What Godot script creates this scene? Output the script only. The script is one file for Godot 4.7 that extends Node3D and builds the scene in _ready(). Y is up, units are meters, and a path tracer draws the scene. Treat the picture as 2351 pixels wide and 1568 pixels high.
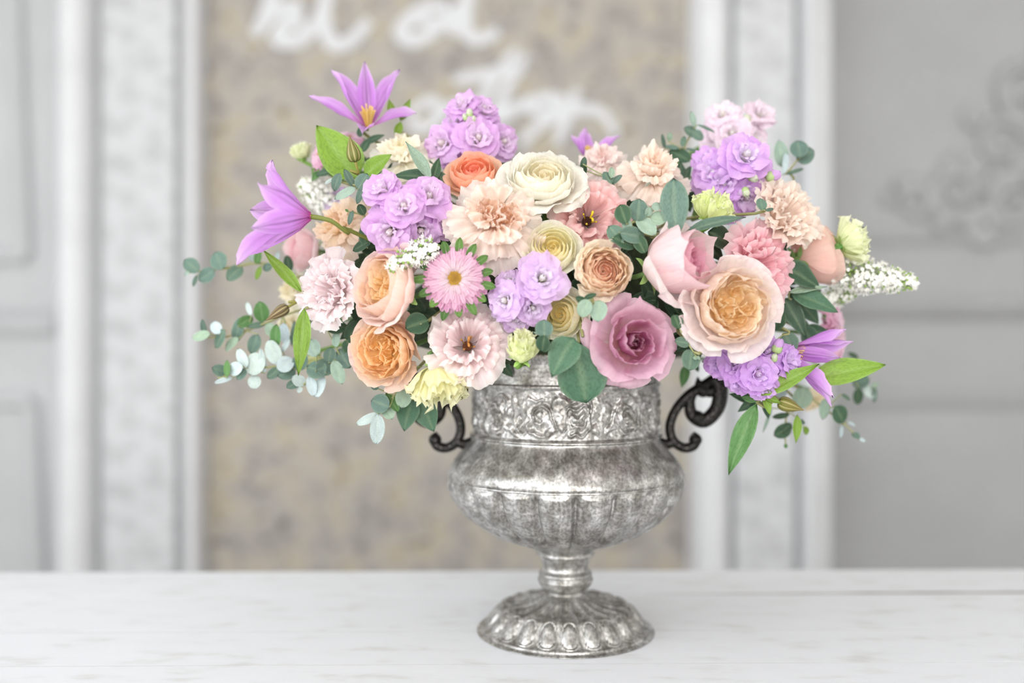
extends Node3D

const F := 2150.0          # focal length in pixels of the 2351 x 1568 frame
const TABLE := 0.75
const RICH := 1.42
const LIFT := 0.46        # petals are paler than they look among their own shadows
const EYE := 1.042
const AXIS := Vector3(0.0541, 0.75, -0.95)

var rng := RandomNumberGenerator.new()
var wob := FastNoiseLite.new()
var mats := {}
var taken := {}
var core := Vector3(0.056, 1.045, -0.95)

# ---------------------------------------------------------------- set-up
func _ready() -> void:
	rng.seed = 11
	wob.seed = 5
	wob.frequency = 1.0
	wob.fractal_octaves = 2
	set_camera_and_light()
	make_materials()
	build_room()
	build_table()
	build_urn()
	build_foam()
	build_flowers()
	build_foliage()

func set_camera_and_light() -> void:
	var cam := Camera3D.new()
	cam.name = "camera"
	cam.fov = 2.0 * rad_to_deg(atan(784.0 / F))
	cam.near = 0.02
	cam.far = 60.0
	var at := CameraAttributesPhysical.new()
	at.frustum_focal_length = 24.0 / (2.0 * 784.0 / F)
	at.exposure_aperture = 1.45
	at.frustum_focus_distance = 0.82
	cam.attributes = at
	add_child(cam)
	cam.position = Vector3(0, EYE, 0)
	cam.current = true
	var env := Environment.new()
	env.background_mode = Environment.BG_SKY
	var sky := Sky.new()
	var sm := ProceduralSkyMaterial.new()
	sm.sky_top_color = Color(0.80, 0.86, 0.94)
	sm.sky_horizon_color = Color(0.93, 0.95, 0.97)
	sm.ground_bottom_color = Color(0.55, 0.54, 0.52)
	sm.ground_horizon_color = Color(0.80, 0.81, 0.82)
	sky.sky_material = sm
	env.sky = sky
	env.background_energy_multiplier = 2.0
	env.tonemap_mode = Environment.TONE_MAPPER_LINEAR
	env.tonemap_exposure = 1.02
	env.sdfgi_enabled = true
	env.ssao_enabled = true
	env.ssil_enabled = true
	var we := WorldEnvironment.new()
	we.name = "environment"
	we.environment = env
	add_child(we)
	# daylight through the windows: left wall, two tall windows; wall behind the camera, one wide window
	area("window_daylight", Vector3(-2.42, 1.75, 0.15), Vector2(1.3, 2.2), Vector3(1, 0, 0), 3.3, Color(0.96, 0.98, 1.0))
	area("window_daylight", Vector3(-2.42, 1.75, 1.95), Vector2(1.3, 2.2), Vector3(1, 0, 0), 3.3, Color(0.96, 0.98, 1.0))
	area("window_daylight", Vector3(0.0, 1.65, 2.92), Vector2(3.2, 2.2), Vector3(0, 0, -1), 13.2, Color(1.0, 0.985, 0.965))

func area(called: String, at: Vector3, size: Vector2, towards: Vector3, energy: float, c: Color) -> void:
	var l := AreaLight3D.new()
	l.name = called
	l.area_size = size
	l.light_color = c
	l.light_energy = energy
	l.shadow_enabled = true
	l.set("area_range", 12.0)
	l.set("area_attenuation", 2.0)
	add_child(l, true)
	l.position = at
	l.basis = Basis.looking_at(towards, Vector3.UP)

# ---------------------------------------------------------------- helpers
func px(x: float, y: float, d: float) -> Vector3:      # the point of the frame at a depth, in metres
	return Vector3((x - 1175.5) / F * d, EYE - (y - 784.0) / F * d, -d)

func col(r: float, g: float, b: float) -> Color:       # an sRGB colour (0 to 255) as linear
	return Color(r / 255.0, g / 255.0, b / 255.0).srgb_to_linear()

func numbered(called: String) -> String:
	var n: int = taken.get(called, 0)
	taken[called] = n + 1
	return called if n == 0 else "%s_%03d" % [called, n]

func thing(called: String, label: String, category: String, at := Vector3.ZERO, group := "", kind := "") -> Node3D:
	var o := Node3D.new()
	o.name = numbered(called)
	add_child(o)
	o.position = at
	tag(o, label, category, group, kind)
	return o

func tag(o: Node3D, label: String, category: String, group := "", kind := "") -> void:
	o.set_meta("label", label)
	o.set_meta("category", category)
	if group:
		o.set_meta("group", group)
	if kind:
		o.set_meta("kind", kind)

func part(called: String, m: Mesh, mat: Material, parent: Node3D, t := Transform3D.IDENTITY) -> MeshInstance3D:
	var o := MeshInstance3D.new()
	o.name = called
	o.mesh = m
	o.material_override = mat
	o.transform = t
	parent.add_child(o, true)
	return o

func noise_tex(seed_: int, freq: float, ramp: Array, oct := 4, size := 512, kind := FastNoiseLite.TYPE_SIMPLEX_SMOOTH) -> NoiseTexture2D:
	var n := FastNoiseLite.new()
	n.seed = seed_
	n.frequency = freq
	n.noise_type = kind
	n.fractal_octaves = oct
	var t := NoiseTexture2D.new()
	t.width = size
	t.height = size
	t.seamless = true
	t.noise = n
	if ramp.size():
		var g := Gradient.new()
		g.offsets = PackedFloat32Array(ramp[0])
		g.colors = PackedColorArray(ramp[1])
		t.color_ramp = g
	return t

func gray(v: float) -> Color:
	return Color(v, v, v)

func mat(called: String, c: Color, rough: float) -> StandardMaterial3D:
	var m := StandardMaterial3D.new()
	m.resource_name = called
	m.albedo_color = c
	m.roughness = rough
	m.cull_mode = BaseMaterial3D.CULL_DISABLED
	mats[called] = m
	return m

func tri(m: StandardMaterial3D, s: float, sy := 0.0, sz := 0.0) -> void:
	m.uv1_triplanar = true
	m.uv1_scale = Vector3(s, sy if sy > 0 else s, sz if sz > 0 else s)

func make_materials() -> void:
	var veins := noise_tex(3, 0.03, [[0.0, 0.5, 1.0], [gray(0.95), gray(0.985), gray(1.0)]], 3, 256)
	var bump := noise_tex(3, 0.03, [], 3, 256)
	for row in [["petal", 0.6, 1.05], ["leaf", 0.50, 0.22], ["soft_leaf", 0.6, 0.25]]:
		var m := mat(row[0], Color.WHITE, row[1])
		m.vertex_color_use_as_albedo = true
		m.albedo_texture = veins
		m.heightmap_enabled = true
		m.heightmap_texture = bump
		m.heightmap_scale = 0.018
		m.uv1_scale = Vector3(1.4, 0.22, 1)
		m.backlight_enabled = true
		m.backlight = gray(row[2])
		m.metallic_specular = 0.35
	mats.leaf.uv1_scale = Vector3(1.0, 1.0, 1)
	mats.soft_leaf.uv1_scale = Vector3(1.5, 1.5, 1)
	mats.leaf.albedo_texture = noise_tex(9, 0.05, [[0.0, 0.5, 1.0], [gray(0.80), gray(0.95), gray(1.0)]], 4, 256)
	mats.soft_leaf.albedo_texture = mats.leaf.albedo_texture
	var st := mat("stem", Color.WHITE, 0.6)
	st.vertex_color_use_as_albedo = true
	var tiny := mat("tiny", Color.WHITE, 0.7)
	tiny.vertex_color_use_as_albedo = true
	tiny.backlight_enabled = true
	tiny.backlight = gray(0.3)
	# antique silver
	var si := mat("silver", Color.WHITE, 1.0)
	si.metallic = 0.72
	si.albedo_texture = noise_tex(21, 0.014, [[0.0, 0.30, 0.44, 0.56, 0.66, 1.0], [Color(0.50, 0.48, 0.455), Color(0.575, 0.56, 0.535), Color(0.645, 0.635, 0.615), Color(0.71, 0.705, 0.69), Color(0.83, 0.82, 0.805), Color(0.93, 0.925, 0.915)]], 8, 1024)
	si.roughness_texture = noise_tex(22, 0.02, [[0.0, 0.4, 0.6, 1.0], [gray(0.24), gray(0.30), gray(0.38), gray(0.48)]], 6, 512)
	si.heightmap_enabled = true
	si.heightmap_texture = noise_tex(23, 0.03, [], 5, 512)
	si.heightmap_scale = 0.006
	tri(si, 4.0)
	si.detail_enabled = true
	si.detail_blend_mode = BaseMaterial3D.BLEND_MODE_MUL
	si.detail_albedo = noise_tex(25, 0.03, [[0.0, 0.4, 0.52, 0.62, 1.0], [gray(0.70), gray(0.78), gray(0.93), gray(1.0), gray(1.0)]], 6, 512)
	si.detail_uv_layer = BaseMaterial3D.DETAIL_UV_2
	si.uv2_triplanar = true
	si.uv2_scale = Vector3(16, 16, 16)
	var pw := mat("pewter", Color.WHITE, 0.42)
	pw.metallic = 0.9
	pw.albedo_texture = noise_tex(24, 0.04, [[0.0, 0.5, 0.75, 1.0], [Color(0.10, 0.098, 0.095), Color(0.16, 0.157, 0.15), Color(0.28, 0.27, 0.26), Color(0.50, 0.48, 0.46)]], 5, 512)
	tri(pw, 14.0)
	# table paint
	var tp := mat("white_paint", Color(0.875, 0.88, 0.89), 0.5)
	tp.albedo_texture = noise_tex(31, 0.012, [[0.0, 0.24, 0.36, 1.0], [Color(0.90, 0.895, 0.88), Color(0.955, 0.955, 0.95), Color(0.975, 0.976, 0.978), Color(0.985, 0.987, 0.99)]], 6, 1024)
	tp.heightmap_enabled = true
	tp.heightmap_texture = noise_tex(32, 0.03, [], 5, 512)
	tp.heightmap_scale = 0.02
	tri(tp, 0.9, 3.0, 2.4)
	mat("joint_dirt", Color(0.36, 0.33, 0.27), 0.9)
	mat("joint_paint", Color(0.74, 0.74, 0.735), 0.9)
	# walls
	var gw := mat("grey_wall", Color(0.635, 0.638, 0.638), 0.75)
	gw.albedo_texture = noise_tex(41, 0.006, [[0.0, 1.0], [gray(0.95), gray(1.0)]], 4, 512)
	tri(gw, 0.7)
	var dp := mat("lit_left_wall", Color(0.725, 0.732, 0.74), 0.7)  # grey wall lightened at left: the stronger window light put into its colour
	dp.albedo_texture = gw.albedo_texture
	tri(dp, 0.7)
	var wt := mat("white_trim", Color(0.825, 0.83, 0.84), 0.6)
	wt.albedo_texture = noise_tex(42, 0.01, [[0.0, 1.0], [gray(0.95), gray(1.0)]], 4, 512)
	tri(wt, 1.0)
	var ds := mat("worn_plaster", Color(0.785, 0.79, 0.80), 0.85)
	ds.albedo_texture = noise_tex(43, 0.012, [[0.0, 0.36, 0.52, 1.0], [gray(0.83), gray(0.90), gray(0.955), gray(0.98)]], 5, 512)
	ds.heightmap_enabled = true
	ds.heightmap_texture = noise_tex(44, 0.02, [], 5, 512)
	ds.heightmap_scale = 0.5
	tri(ds, 2.2)
	var bp := mat("beige_plaster", Color(0.845, 0.85, 0.86), 0.9)
	bp.albedo_texture = noise_tex(45, 0.007, [[0.0, 0.28, 0.42, 0.56, 0.72, 1.0], [Color(0.64, 0.615, 0.595), Color(0.70, 0.67, 0.64), Color(0.735, 0.71, 0.675), Color(0.76, 0.73, 0.685), Color(0.775, 0.735, 0.66), Color(0.755, 0.70, 0.595)]], 3, 1024)
	bp.detail_enabled = true
	bp.detail_blend_mode = BaseMaterial3D.BLEND_MODE_MUL
	bp.detail_albedo = noise_tex(46, 0.02, [[0.0, 0.20, 0.34, 1.0], [Color(0.70, 0.695, 0.70), Color(0.80, 0.795, 0.80), Color(1, 1, 1), Color(1, 1, 1)]], 3, 512)
	tri(bp, 1.1)
	bp.uv2_triplanar = true
	bp.detail_uv_layer = BaseMaterial3D.DETAIL_UV_2
	bp.uv2_scale = Vector3(1.7, 1.7, 1.7)
	mat("letter_paint", Color(0.775, 0.78, 0.79), 0.7)
	mat("floor_wood", Color(0.80, 0.785, 0.76), 0.5)
	mat("ceiling_paint", Color(0.97, 0.97, 0.97), 0.8)
	var gl := mat("glass", Color(1, 1, 1, 0.04), 0.02)
	gl.transparency = BaseMaterial3D.TRANSPARENCY_ALPHA
	var mo := mat("dark_foam", Color.WHITE, 0.95)  # dark green of the backing added behind the flower heads
	mo.albedo_texture = noise_tex(51, 0.05, [[0.0, 1.0], [Color(0.10, 0.14, 0.09), Color(0.24, 0.30, 0.17)]], 4, 256)
	tri(mo, 12.0)

func surface(P: PackedVector3Array, C: PackedColorArray, nu: int, nv: int, UV := PackedVector2Array(), wrap := false) -> ArrayMesh:
	# a grid of (nu + 1) x (nv + 1) points with smooth normals
	var w := nv + 1
	var N := PackedVector3Array()
	N.resize(P.size())
	for i in nu + 1:
		var ia := maxi(i - 1, 0) * w
		var ib := mini(i + 1, nu) * w
		for j in w:
			var ja := j - 1
			var jb := j + 1
			if wrap:
				ja = nv - 1 if j == 0 else j - 1
				jb = 1 if j == nv else j + 1
			else:
				ja = maxi(ja, 0)
				jb = mini(jb, nv)
			var n := (P[ib + j] - P[ia + j]).cross(P[i * w + jb] - P[i * w + ja])
			N[i * w + j] = n.normalized() if n.length_squared() > 1e-20 else Vector3.UP
	var I := PackedInt32Array()
	I.resize(nu * nv * 6)
	var k := 0
	for i in nu:
		for j in nv:
			var a := i * w + j
			I[k] = a
			I[k + 1] = a + 1
			I[k + 2] = a + w
			I[k + 3] = a + 1
			I[k + 4] = a + w + 1
			I[k + 5] = a + w
			k += 6
	var arr := []
	arr.resize(Mesh.ARRAY_MAX)
	arr[Mesh.ARRAY_VERTEX] = P
	arr[Mesh.ARRAY_NORMAL] = N
	if C.size():
		arr[Mesh.ARRAY_COLOR] = C
	if UV.size():
		arr[Mesh.ARRAY_TEX_UV] = UV
	arr[Mesh.ARRAY_INDEX] = I
	var m := ArrayMesh.new()
	m.add_surface_from_arrays(Mesh.PRIMITIVE_TRIANGLES, arr)
	return m

func join(list: Array) -> ArrayMesh:
	var st := SurfaceTool.new()
	for e in list:
		st.append_from(e[0], 0, e[1] if e.size() > 1 else Transform3D.IDENTITY)
	return st.commit()

func tube(pts: Array, radii: Array, sides: int, c: Color, sub := 5, flat := 1.0, flat_axis := Vector3.BACK) -> ArrayMesh:
	# a round (or flattened) sweep through points, smoothed
	var path: Array[Vector3] = []
	var rad: Array[float] = []
	var n := pts.size()
	for i in n - 1:
		var p0: Vector3 = pts[maxi(i - 1, 0)]
		var p1: Vector3 = pts[i]
		var p2: Vector3 = pts[i + 1]
		var p3: Vector3 = pts[mini(i + 2, n - 1)]
		for s in sub:
			var t := float(s) / sub
			path.append(p1.cubic_interpolate(p2, p0, p3, t))
			rad.append(lerpf(radii[i], radii[i + 1], t))
	path.append(pts[n - 1])
	rad.append(radii[n - 1])
	var P := PackedVector3Array()
	var C := PackedColorArray()
	var m := path.size()
	var side := Vector3.ZERO
	for i in m + 2:
		var k := clampi(i - 1, 0, m - 1)
		var dir := (path[mini(k + 1, m - 1)] - path[maxi(k - 1, 0)]).normalized()
		if side == Vector3.ZERO:
			side = dir.cross(Vector3.UP if absf(dir.y) < 0.9 else Vector3.RIGHT).normalized()
		side = (side - dir * side.dot(dir)).normalized()
		var other := dir.cross(side)
		var r := rad[k] if i > 0 and i <= m else 0.00001
		for j in sides + 1:
			var a := TAU * j / sides
			var o := (side * cos(a) + other * sin(a)) * r
			if flat != 1.0:
				o -= flat_axis * o.dot(flat_axis) * (1.0 - flat)
			P.append(path[k] + o)
			C.append(c)
	return surface(P, C, m + 1, sides, PackedVector2Array(), true)

func lathe(prof: PackedVector2Array, sides: int, c := Color.WHITE, shape: Variant = null) -> ArrayMesh:
	# prof: (radius, height) from the bottom up; shape(r, h, angle, k) may change the radius
	var P := PackedVector3Array()
	var C := PackedColorArray()
	for k in prof.size():
		for j in sides + 1:
			var a := TAU * (j % sides) / sides
			var r := prof[k].x
			var h := prof[k].y
			if shape != null:
				var q: Vector2 = shape.call(r, h, a, k)
				r = q.x
				h = q.y
			P.append(Vector3(cos(a) * r, h, sin(a) * r))
			C.append(c)
	return surface(P, C, prof.size() - 1, sides, PackedVector2Array(), true)

func smooth_profile(pts: Array, sub: int) -> PackedVector2Array:
	var out := PackedVector2Array()
	var n := pts.size()
	for i in n - 1:
		var a: Vector2 = pts[maxi(i - 1, 0)]
		var d: Vector2 = pts[mini(i + 2, n - 1)]
		for s in sub:
			out.append((pts[i] as Vector2).cubic_interpolate(pts[i + 1], a, d, float(s) / sub))
	out.append(pts[n - 1])
	return out

func box(size: Vector3, at: Vector3, bevel := 0.004) -> Array:
	# a box with chamfered edges, as [mesh, transform]
	var b := minf(bevel, minf(size.x, minf(size.y, size.z)) * 0.45)
	var st := SurfaceTool.new()
	st.begin(Mesh.PRIMITIVE_TRIANGLES)
	st.set_smooth_group(-1)
	var h := size / 2.0
	var v := {}
	for sx in [-1, 1]:
		for sy in [-1, 1]:
			for sz in [-1, 1]:
				v[[sx, sy, sz, 0]] = Vector3(sx * h.x, sy * (h.y - b), sz * (h.z - b))
				v[[sx, sy, sz, 1]] = Vector3(sx * (h.x - b), sy * h.y, sz * (h.z - b))
				v[[sx, sy, sz, 2]] = Vector3(sx * (h.x - b), sy * (h.y - b), sz * h.z)
	var face := func(list: Array) -> void:
		var n: Vector3 = (list[1] - list[0]).cross(list[2] - list[0])
		var mid := Vector3.ZERO
		for p in list:
			mid += p
		if n.dot(mid) > 0.0:
			list.reverse()
		for k in range(1, list.size() - 1):
			for p in [list[0], list[k], list[k + 1]]:
				st.add_vertex(p)
	for s in [-1, 1]:
		face.call([v[[s, -1, -1, 0]], v[[s, 1, -1, 0]], v[[s, 1, 1, 0]], v[[s, -1, 1, 0]]])
		face.call([v[[-1, s, -1, 1]], v[[1, s, -1, 1]], v[[1, s, 1, 1]], v[[-1, s, 1, 1]]])
		face.call([v[[-1, -1, s, 2]], v[[1, -1, s, 2]], v[[1, 1, s, 2]], v[[-1, 1, s, 2]]])
		for r in [-1, 1]:
			face.call([v[[s, r, -1, 0]], v[[s, r, 1, 0]], v[[s, r, 1, 1]], v[[s, r, -1, 1]]])
			face.call([v[[s, -1, r, 0]], v[[s, 1, r, 0]], v[[s, 1, r, 2]], v[[s, -1, r, 2]]])
			face.call([v[[-1, s, r, 1]], v[[1, s, r, 1]], v[[1, s, r, 2]], v[[-1, s, r, 2]]])
			for q in [-1, 1]:
				face.call([v[[s, r, q, 0]], v[[s, r, q, 1]], v[[s, r, q, 2]]])
	st.generate_normals()
	return [st.commit(), Transform3D(Basis(), at)]

func span(x0: float, x1: float, y0: float, y1: float, d0: float, d1: float) -> Array:
	# a box whose front face fills a stretch of the frame at depth d0; d1 is its back
	var a := px(x0, y1, d0)
	var b := px(x1, y0, d0)
	return box(Vector3(b.x - a.x, b.y - a.y, d1 - d0), Vector3((a.x + b.x) / 2, (a.y + b.y) / 2, -(d0 + d1) / 2), 0.006)

func put(called: String, b: Array, m: String, parent: Node3D) -> MeshInstance3D:
	var t: Transform3D = b[1]
	t.origin -= parent.position
	return part(called, b[0], mats[m], parent, t)

# ---------------------------------------------------------------- the room
func build_room() -> void:
	var fl := thing("floor", "pale wooden floor of the room under the white table", "floor", Vector3.ZERO, "", "structure")
	put("slab", box(Vector3(6.4, 0.1, 6.2), Vector3(0.4, -0.05, 0.1)), "floor_wood", fl)
	var ce := thing("ceiling", "white painted ceiling above the flowers and urn", "ceiling", Vector3(0, 3.2, 0), "", "structure")
	put("slab", box(Vector3(6.4, 0.1, 6.2), Vector3(0.4, 3.25, 0.1)), "ceiling_paint", ce)
	# back wall with its beige plaster field, the grey wall parts at both sides
	var wb := thing("wall_back", "light grey panelled wall behind the flowers at both sides of the plaster field", "wall", Vector3(0, 0, -2.9), "", "structure")
	put("wall_panel", box(Vector3(6.4, 3.2, 0.12), Vector3(0.4, 1.6, -2.92)), "grey_wall", wb)
	put("left_panel", span(-1500, 150, -1100, 1637, 2.70, 2.86), "lit_left_wall", wb)  # wall section at left, in the colour lightened for the window light
	put("plaster_field", span(430, 1620, -1100, 1637, 2.68, 2.86), "beige_plaster", wb)
	# left panels: raised frames, slightly out of plumb, and the rail between them
	for f in [[-420, -300, 42, 590, -18], [-420, 922, 88, 1560, -14]]:
		var pts := []
		for q in [[f[0], f[1]], [f[2] + f[4], f[1]], [f[2] - f[4], f[3]], [f[0], f[3]], [f[0], f[1]]]:
			pts.append(px(q[0], q[1], 2.695) - wb.position)
		for k in 4:
			part("panel_moulding", tube([pts[k], pts[k + 1]], [0.021, 0.021], 10, Color.WHITE, 1), mats.lit_left_wall, wb)
	rail(wb, -1500, 134, 738, 775, 2.70, 0.028)
	rail(wb, -1500, 134, 706, 722, 2.70, 0.010)
	# right wall: three rails
	rail(wb, 1890, 4200, 541, 563, 2.86, 0.018)
	rail(wb, 1890, 4200, 690, 736, 2.86, 0.040)
	rail(wb, 1890, 4200, 905, 940, 2.86, 0.022)
	ornament()
	# pilasters
	var t1 := thing("trim_1", "white pilaster of worn carved plaster left of the beige wall", "pilaster", px(290, 1637, 2.64), "", "structure")
	put("backing", span(128, 462, -1100, 1637, 2.64, 2.80), "white_trim", t1)
	strip(t1, "moulding", 136, 226, 2.63, 0.07)
	put("carved_panel", span(236, 402, -1100, 1637, 2.60, 2.66), "worn_plaster", t1)
	strip(t1, "moulding", 428, 460, 2.63, 0.03)
	var t2 := thing("trim_2", "white pilaster of worn carved plaster right of the beige wall", "pilaster", px(1745, 1637, 2.64), "", "structure")
	put("backing", span(1583, 1908, -1100, 1637, 2.66, 2.88), "white_trim", t2)
	strip(t2, "moulding", 1590, 1676, 2.65, 0.05)
	put("carved_panel", span(1688, 1826, -1100, 1637, 2.62, 2.68), "worn_plaster", t2)
	strip(t2, "moulding", 1830, 1868, 2.65, 0.06)
	for t in [["baseboard_back", 0.0]]:
		var b := thing("baseboard_back", "white skirting board along the foot of the back wall", "baseboard", Vector3(0.4, 0, -2.85), "", "structure")
		put("board", box(Vector3(6.3, 0.14, 0.03), Vector3(0.4, 0.07, -2.845)), "white_trim", b)
	# side and rear walls with openings
	var wl := thing("wall_left", "white wall with two tall windows left of the table", "wall", Vector3(-2.55, 0, 0), "", "structure")
	for s in [[-2.95, -0.5], [0.8, 1.3], [2.6, 3.1]]:
		put("wall_panel", box(Vector3(0.12, 3.2, s[1] - s[0]), Vector3(-2.55, 1.6, (s[0] + s[1]) / 2)), "ceiling_paint", wl)
	for z in [0.15, 1.95]:
		put("wall_panel", box(Vector3(0.12, 0.65, 1.3), Vector3(-2.55, 0.325, z)), "ceiling_paint", wl)
		put("wall_panel", box(Vector3(0.12, 0.35, 1.3), Vector3(-2.55, 3.025, z)), "ceiling_paint", wl)
	for k in 2:
		window(k + 1, Vector3(-2.55, 0.65, [0.15, 1.95][k]), 1.3, 2.2, PI / 2, ["tall white window nearer the back wall", "tall white window farther from the back wall"][k])
	var wr := thing("wall_right", "plain light grey wall right of the table", "wall", Vector3(3.55, 0, 0), "", "structure")
	put("wall_panel", box(Vector3(0.12, 3.2, 6.1), Vector3(3.55, 1.6, 0.1)), "ceiling_paint", wr)
	var wf := thing("wall_front", "white wall with one wide window facing the flowers", "wall", Vector3(0, 0, 3.05), "", "structure")
	put("wall_panel", box(Vector3(0.95, 3.2, 0.12), Vector3(-2.075, 1.6, 3.05)), "ceiling_paint", wf)
	put("wall_panel", box(Vector3(1.95, 3.2, 0.12), Vector3(2.575, 1.6, 3.05)), "ceiling_paint", wf)
	put("wall_panel", box(Vector3(3.2, 0.5, 0.12), Vector3(0.0, 0.25, 3.05)), "ceiling_paint", wf)
	put("wall_panel", box(Vector3(3.2, 0.5, 0.12), Vector3(0.0, 2.95, 3.05)), "ceiling_paint", wf)
	window(3, Vector3(0.0, 0.5, 3.05), 3.2, 2.2, 0.0, "wide white window in the wall facing the flowers")
	lettering()

func window(n: int, at: Vector3, w: float, h: float, turn: float, label: String) -> void:
	var o := thing("window_%d" % n, label, "window", at, "", "structure")
	o.rotation.y = turn
	for s in [-1, 1]:
		part("frame", box(Vector3(0.06, h, 0.08), Vector3.ZERO)[0], mats.white_trim, o, Transform3D(Basis(), Vector3(s * (w / 2 - 0.03), h / 2, 0)))
		part("frame", box(Vector3(w, 0.06, 0.08), Vector3.ZERO)[0], mats.white_trim, o, Transform3D(Basis(), Vector3(0, h / 2 + s * (h / 2 - 0.03), 0)))
	part("mullion", box(Vector3(0.04, h, 0.06), Vector3.ZERO)[0], mats.white_trim, o, Transform3D(Basis(), Vector3(0, h / 2, 0)))
	part("pane", box(Vector3(w - 0.1, h - 0.1, 0.004), Vector3.ZERO, 0.001)[0], mats.glass, o, Transform3D(Basis(), Vector3(0, h / 2, 0)))

func rail(wall: Node3D, x0: float, x1: float, y0: float, y1: float, d: float, out: float) -> void:
	# a moulded rail: ogee profile extruded along the wall
	var a := px(x0, y1, d)
	var b := px(x1, y0, d)
	var h := b.y - a.y
	var P := PackedVector3Array()
	var prof := [Vector2(0, 0), Vector2(0.25, 0.05), Vector2(0.5, 0.22), Vector2(0.62, 0.42), Vector2(0.95, 0.55), Vector2(1.0, 0.75), Vector2(1.0, 0.92), Vector2(0.9, 1.0), Vector2(0, 1.0)]
	for q in prof:
		for x in [a.x, b.x]:
			P.append(Vector3(x, a.y + q.y * h, -d + q.x * out) - wall.position)
	part("rail", surface(P, PackedColorArray(), prof.size() - 1, 1), mats.lit_left_wall if x1 < 1000.0 else mats.grey_wall, wall)

func strip(o: Node3D, called: String, x0: float, x1: float, d: float, out: float) -> void:
	# a rounded vertical moulding
	var a := px(x0, 1637, d)
	var b := px(x1, -1100, d)
	var P := PackedVector3Array()
	var n := 14
	for k in n + 1:
		var t := float(k) / n
		var z := pow(sin(PI * t), 0.55) * out
		for y in [a.y, b.y]:
			P.append(Vector3(lerpf(a.x, b.x, t), y, -d + z) - o.position)
	part(called, surface(P, PackedColorArray(), n, 1), mats.white_trim, o)

func ornament() -> void:
	var o := thing("plaster_ornament", "grey plaster relief of scrolls and leaves high on right wall", "ornament", px(2250, 400, 2.86))
	var rel := func(x: float, y: float, dz: float) -> Vector3: return px(x, y, 2.86 - dz) - o.position
	for s in [[2200, 440, 70, 1, 0.4], [2300, 330, 80, -1, 2.0], [2100, 460, 45, 1, 3.6], [2360, 200, 75, 1, 1.0], [2330, 470, 55, -1, 5.0], [2420, 380, 85, 1, 0.0], [2260, 520, 36, 1, 1.0]]:
		var pts := []
		var rad := []
		for k in 15:
			var t := k / 14.0
			var a: float = s[4] + s[3] * t * 9.0
			pts.append(rel.call(s[0] + cos(a) * s[2] * (1.0 - 0.82 * t), s[1] + sin(a) * s[2] * (1.0 - 0.82 * t), 0.008))
			rad.append(lerpf(0.026, 0.012, t))
		part("scroll", tube(pts, rad, 8, Color.WHITE, 3, 0.7), mats.grey_wall, o)
	for s in [[2160, 400, 2215, 350], [2240, 430, 2290, 420], [2300, 260, 2350, 170], [2060, 470, 2030, 440], [2140, 500, 2180, 530], [2350, 400, 2330, 340], [2250, 300, 2215, 255]]:
		var a: Vector3 = rel.call(s[0], s[1], 0.004)
		var b: Vector3 = rel.call(s[2], s[3], 0.012)
		part("relief_leaf", tube([a, a.lerp(b, 0.35), a.lerp(b, 0.7), b], [0.008, 0.030, 0.024, 0.004], 8, Color.WHITE, 3, 0.45), mats.grey_wall, o)

func lettering() -> void:
	var o := thing("painted_lettering", "white brush-script handwriting painted across the beige plaster wall", "lettering", px(1000, 130, 2.68))
	var words := [
		["word", [[[668, -170], [640, -60], [612, 30], [586, 84]], [[600, 62], [640, 22], [684, 20], [648, 66], [640, 92], [688, 92], [722, 60], [742, 10]], [[784, -160], [756, -40], [744, 50], [764, 100], [800, 98], [850, 48]], [[655, 40], [700, 62]]]],
		["word", [[[1030, 14], [972, 22], [922, 66], [940, 92], [990, 78], [1040, 22]], [[960, 50], [1010, 50]], [[1056, 10], [1040, 60], [1060, 70]], [[1104, -160], [1080, -40], [1068, 50], [1090, 90], [1146, 74]], [[1020, -60], [1150, -80]]]],
		["word", [[[1186, 112], [1130, 190], [1092, 262], [1080, 300]], [[1040, 184], [1120, 172], [1204, 158]], [[1208, 126], [1160, 210], [1140, 268], [1180, 262]]]],
		["word", [[[942, 262], [985, 232], [1012, 262], [962, 296], [940, 270]], [[1012, 262], [1050, 240], [1084, 252], [1120, 280], [1170, 252], [1210, 244], [1242, 262], [1290, 240]], [[1326, 206], [1304, 262], [1280, 330]], [[1196, 330], [1250, 282], [1320, 252], [1384, 262], [1416, 312]], [[1200, 236], [1260, 226], [1300, 232]]]],
	]
	for w in words:
		var list := []
		for s in w[1]:
			var pts := []
			var rad := []
			for k in s.size():
				pts.append(px(s[k][0], s[k][1], 2.676) - o.position)
				rad.append((0.026 if words.find(w) < 2 else 0.020) * (1.0 - 0.35 * absf(2.0 * k / (s.size() - 1) - 1.0)))
			list.append([tube(pts, rad, 10, Color.WHITE, 5, 0.18)])
		part("word", join(list), mats.letter_paint, o)

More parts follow.
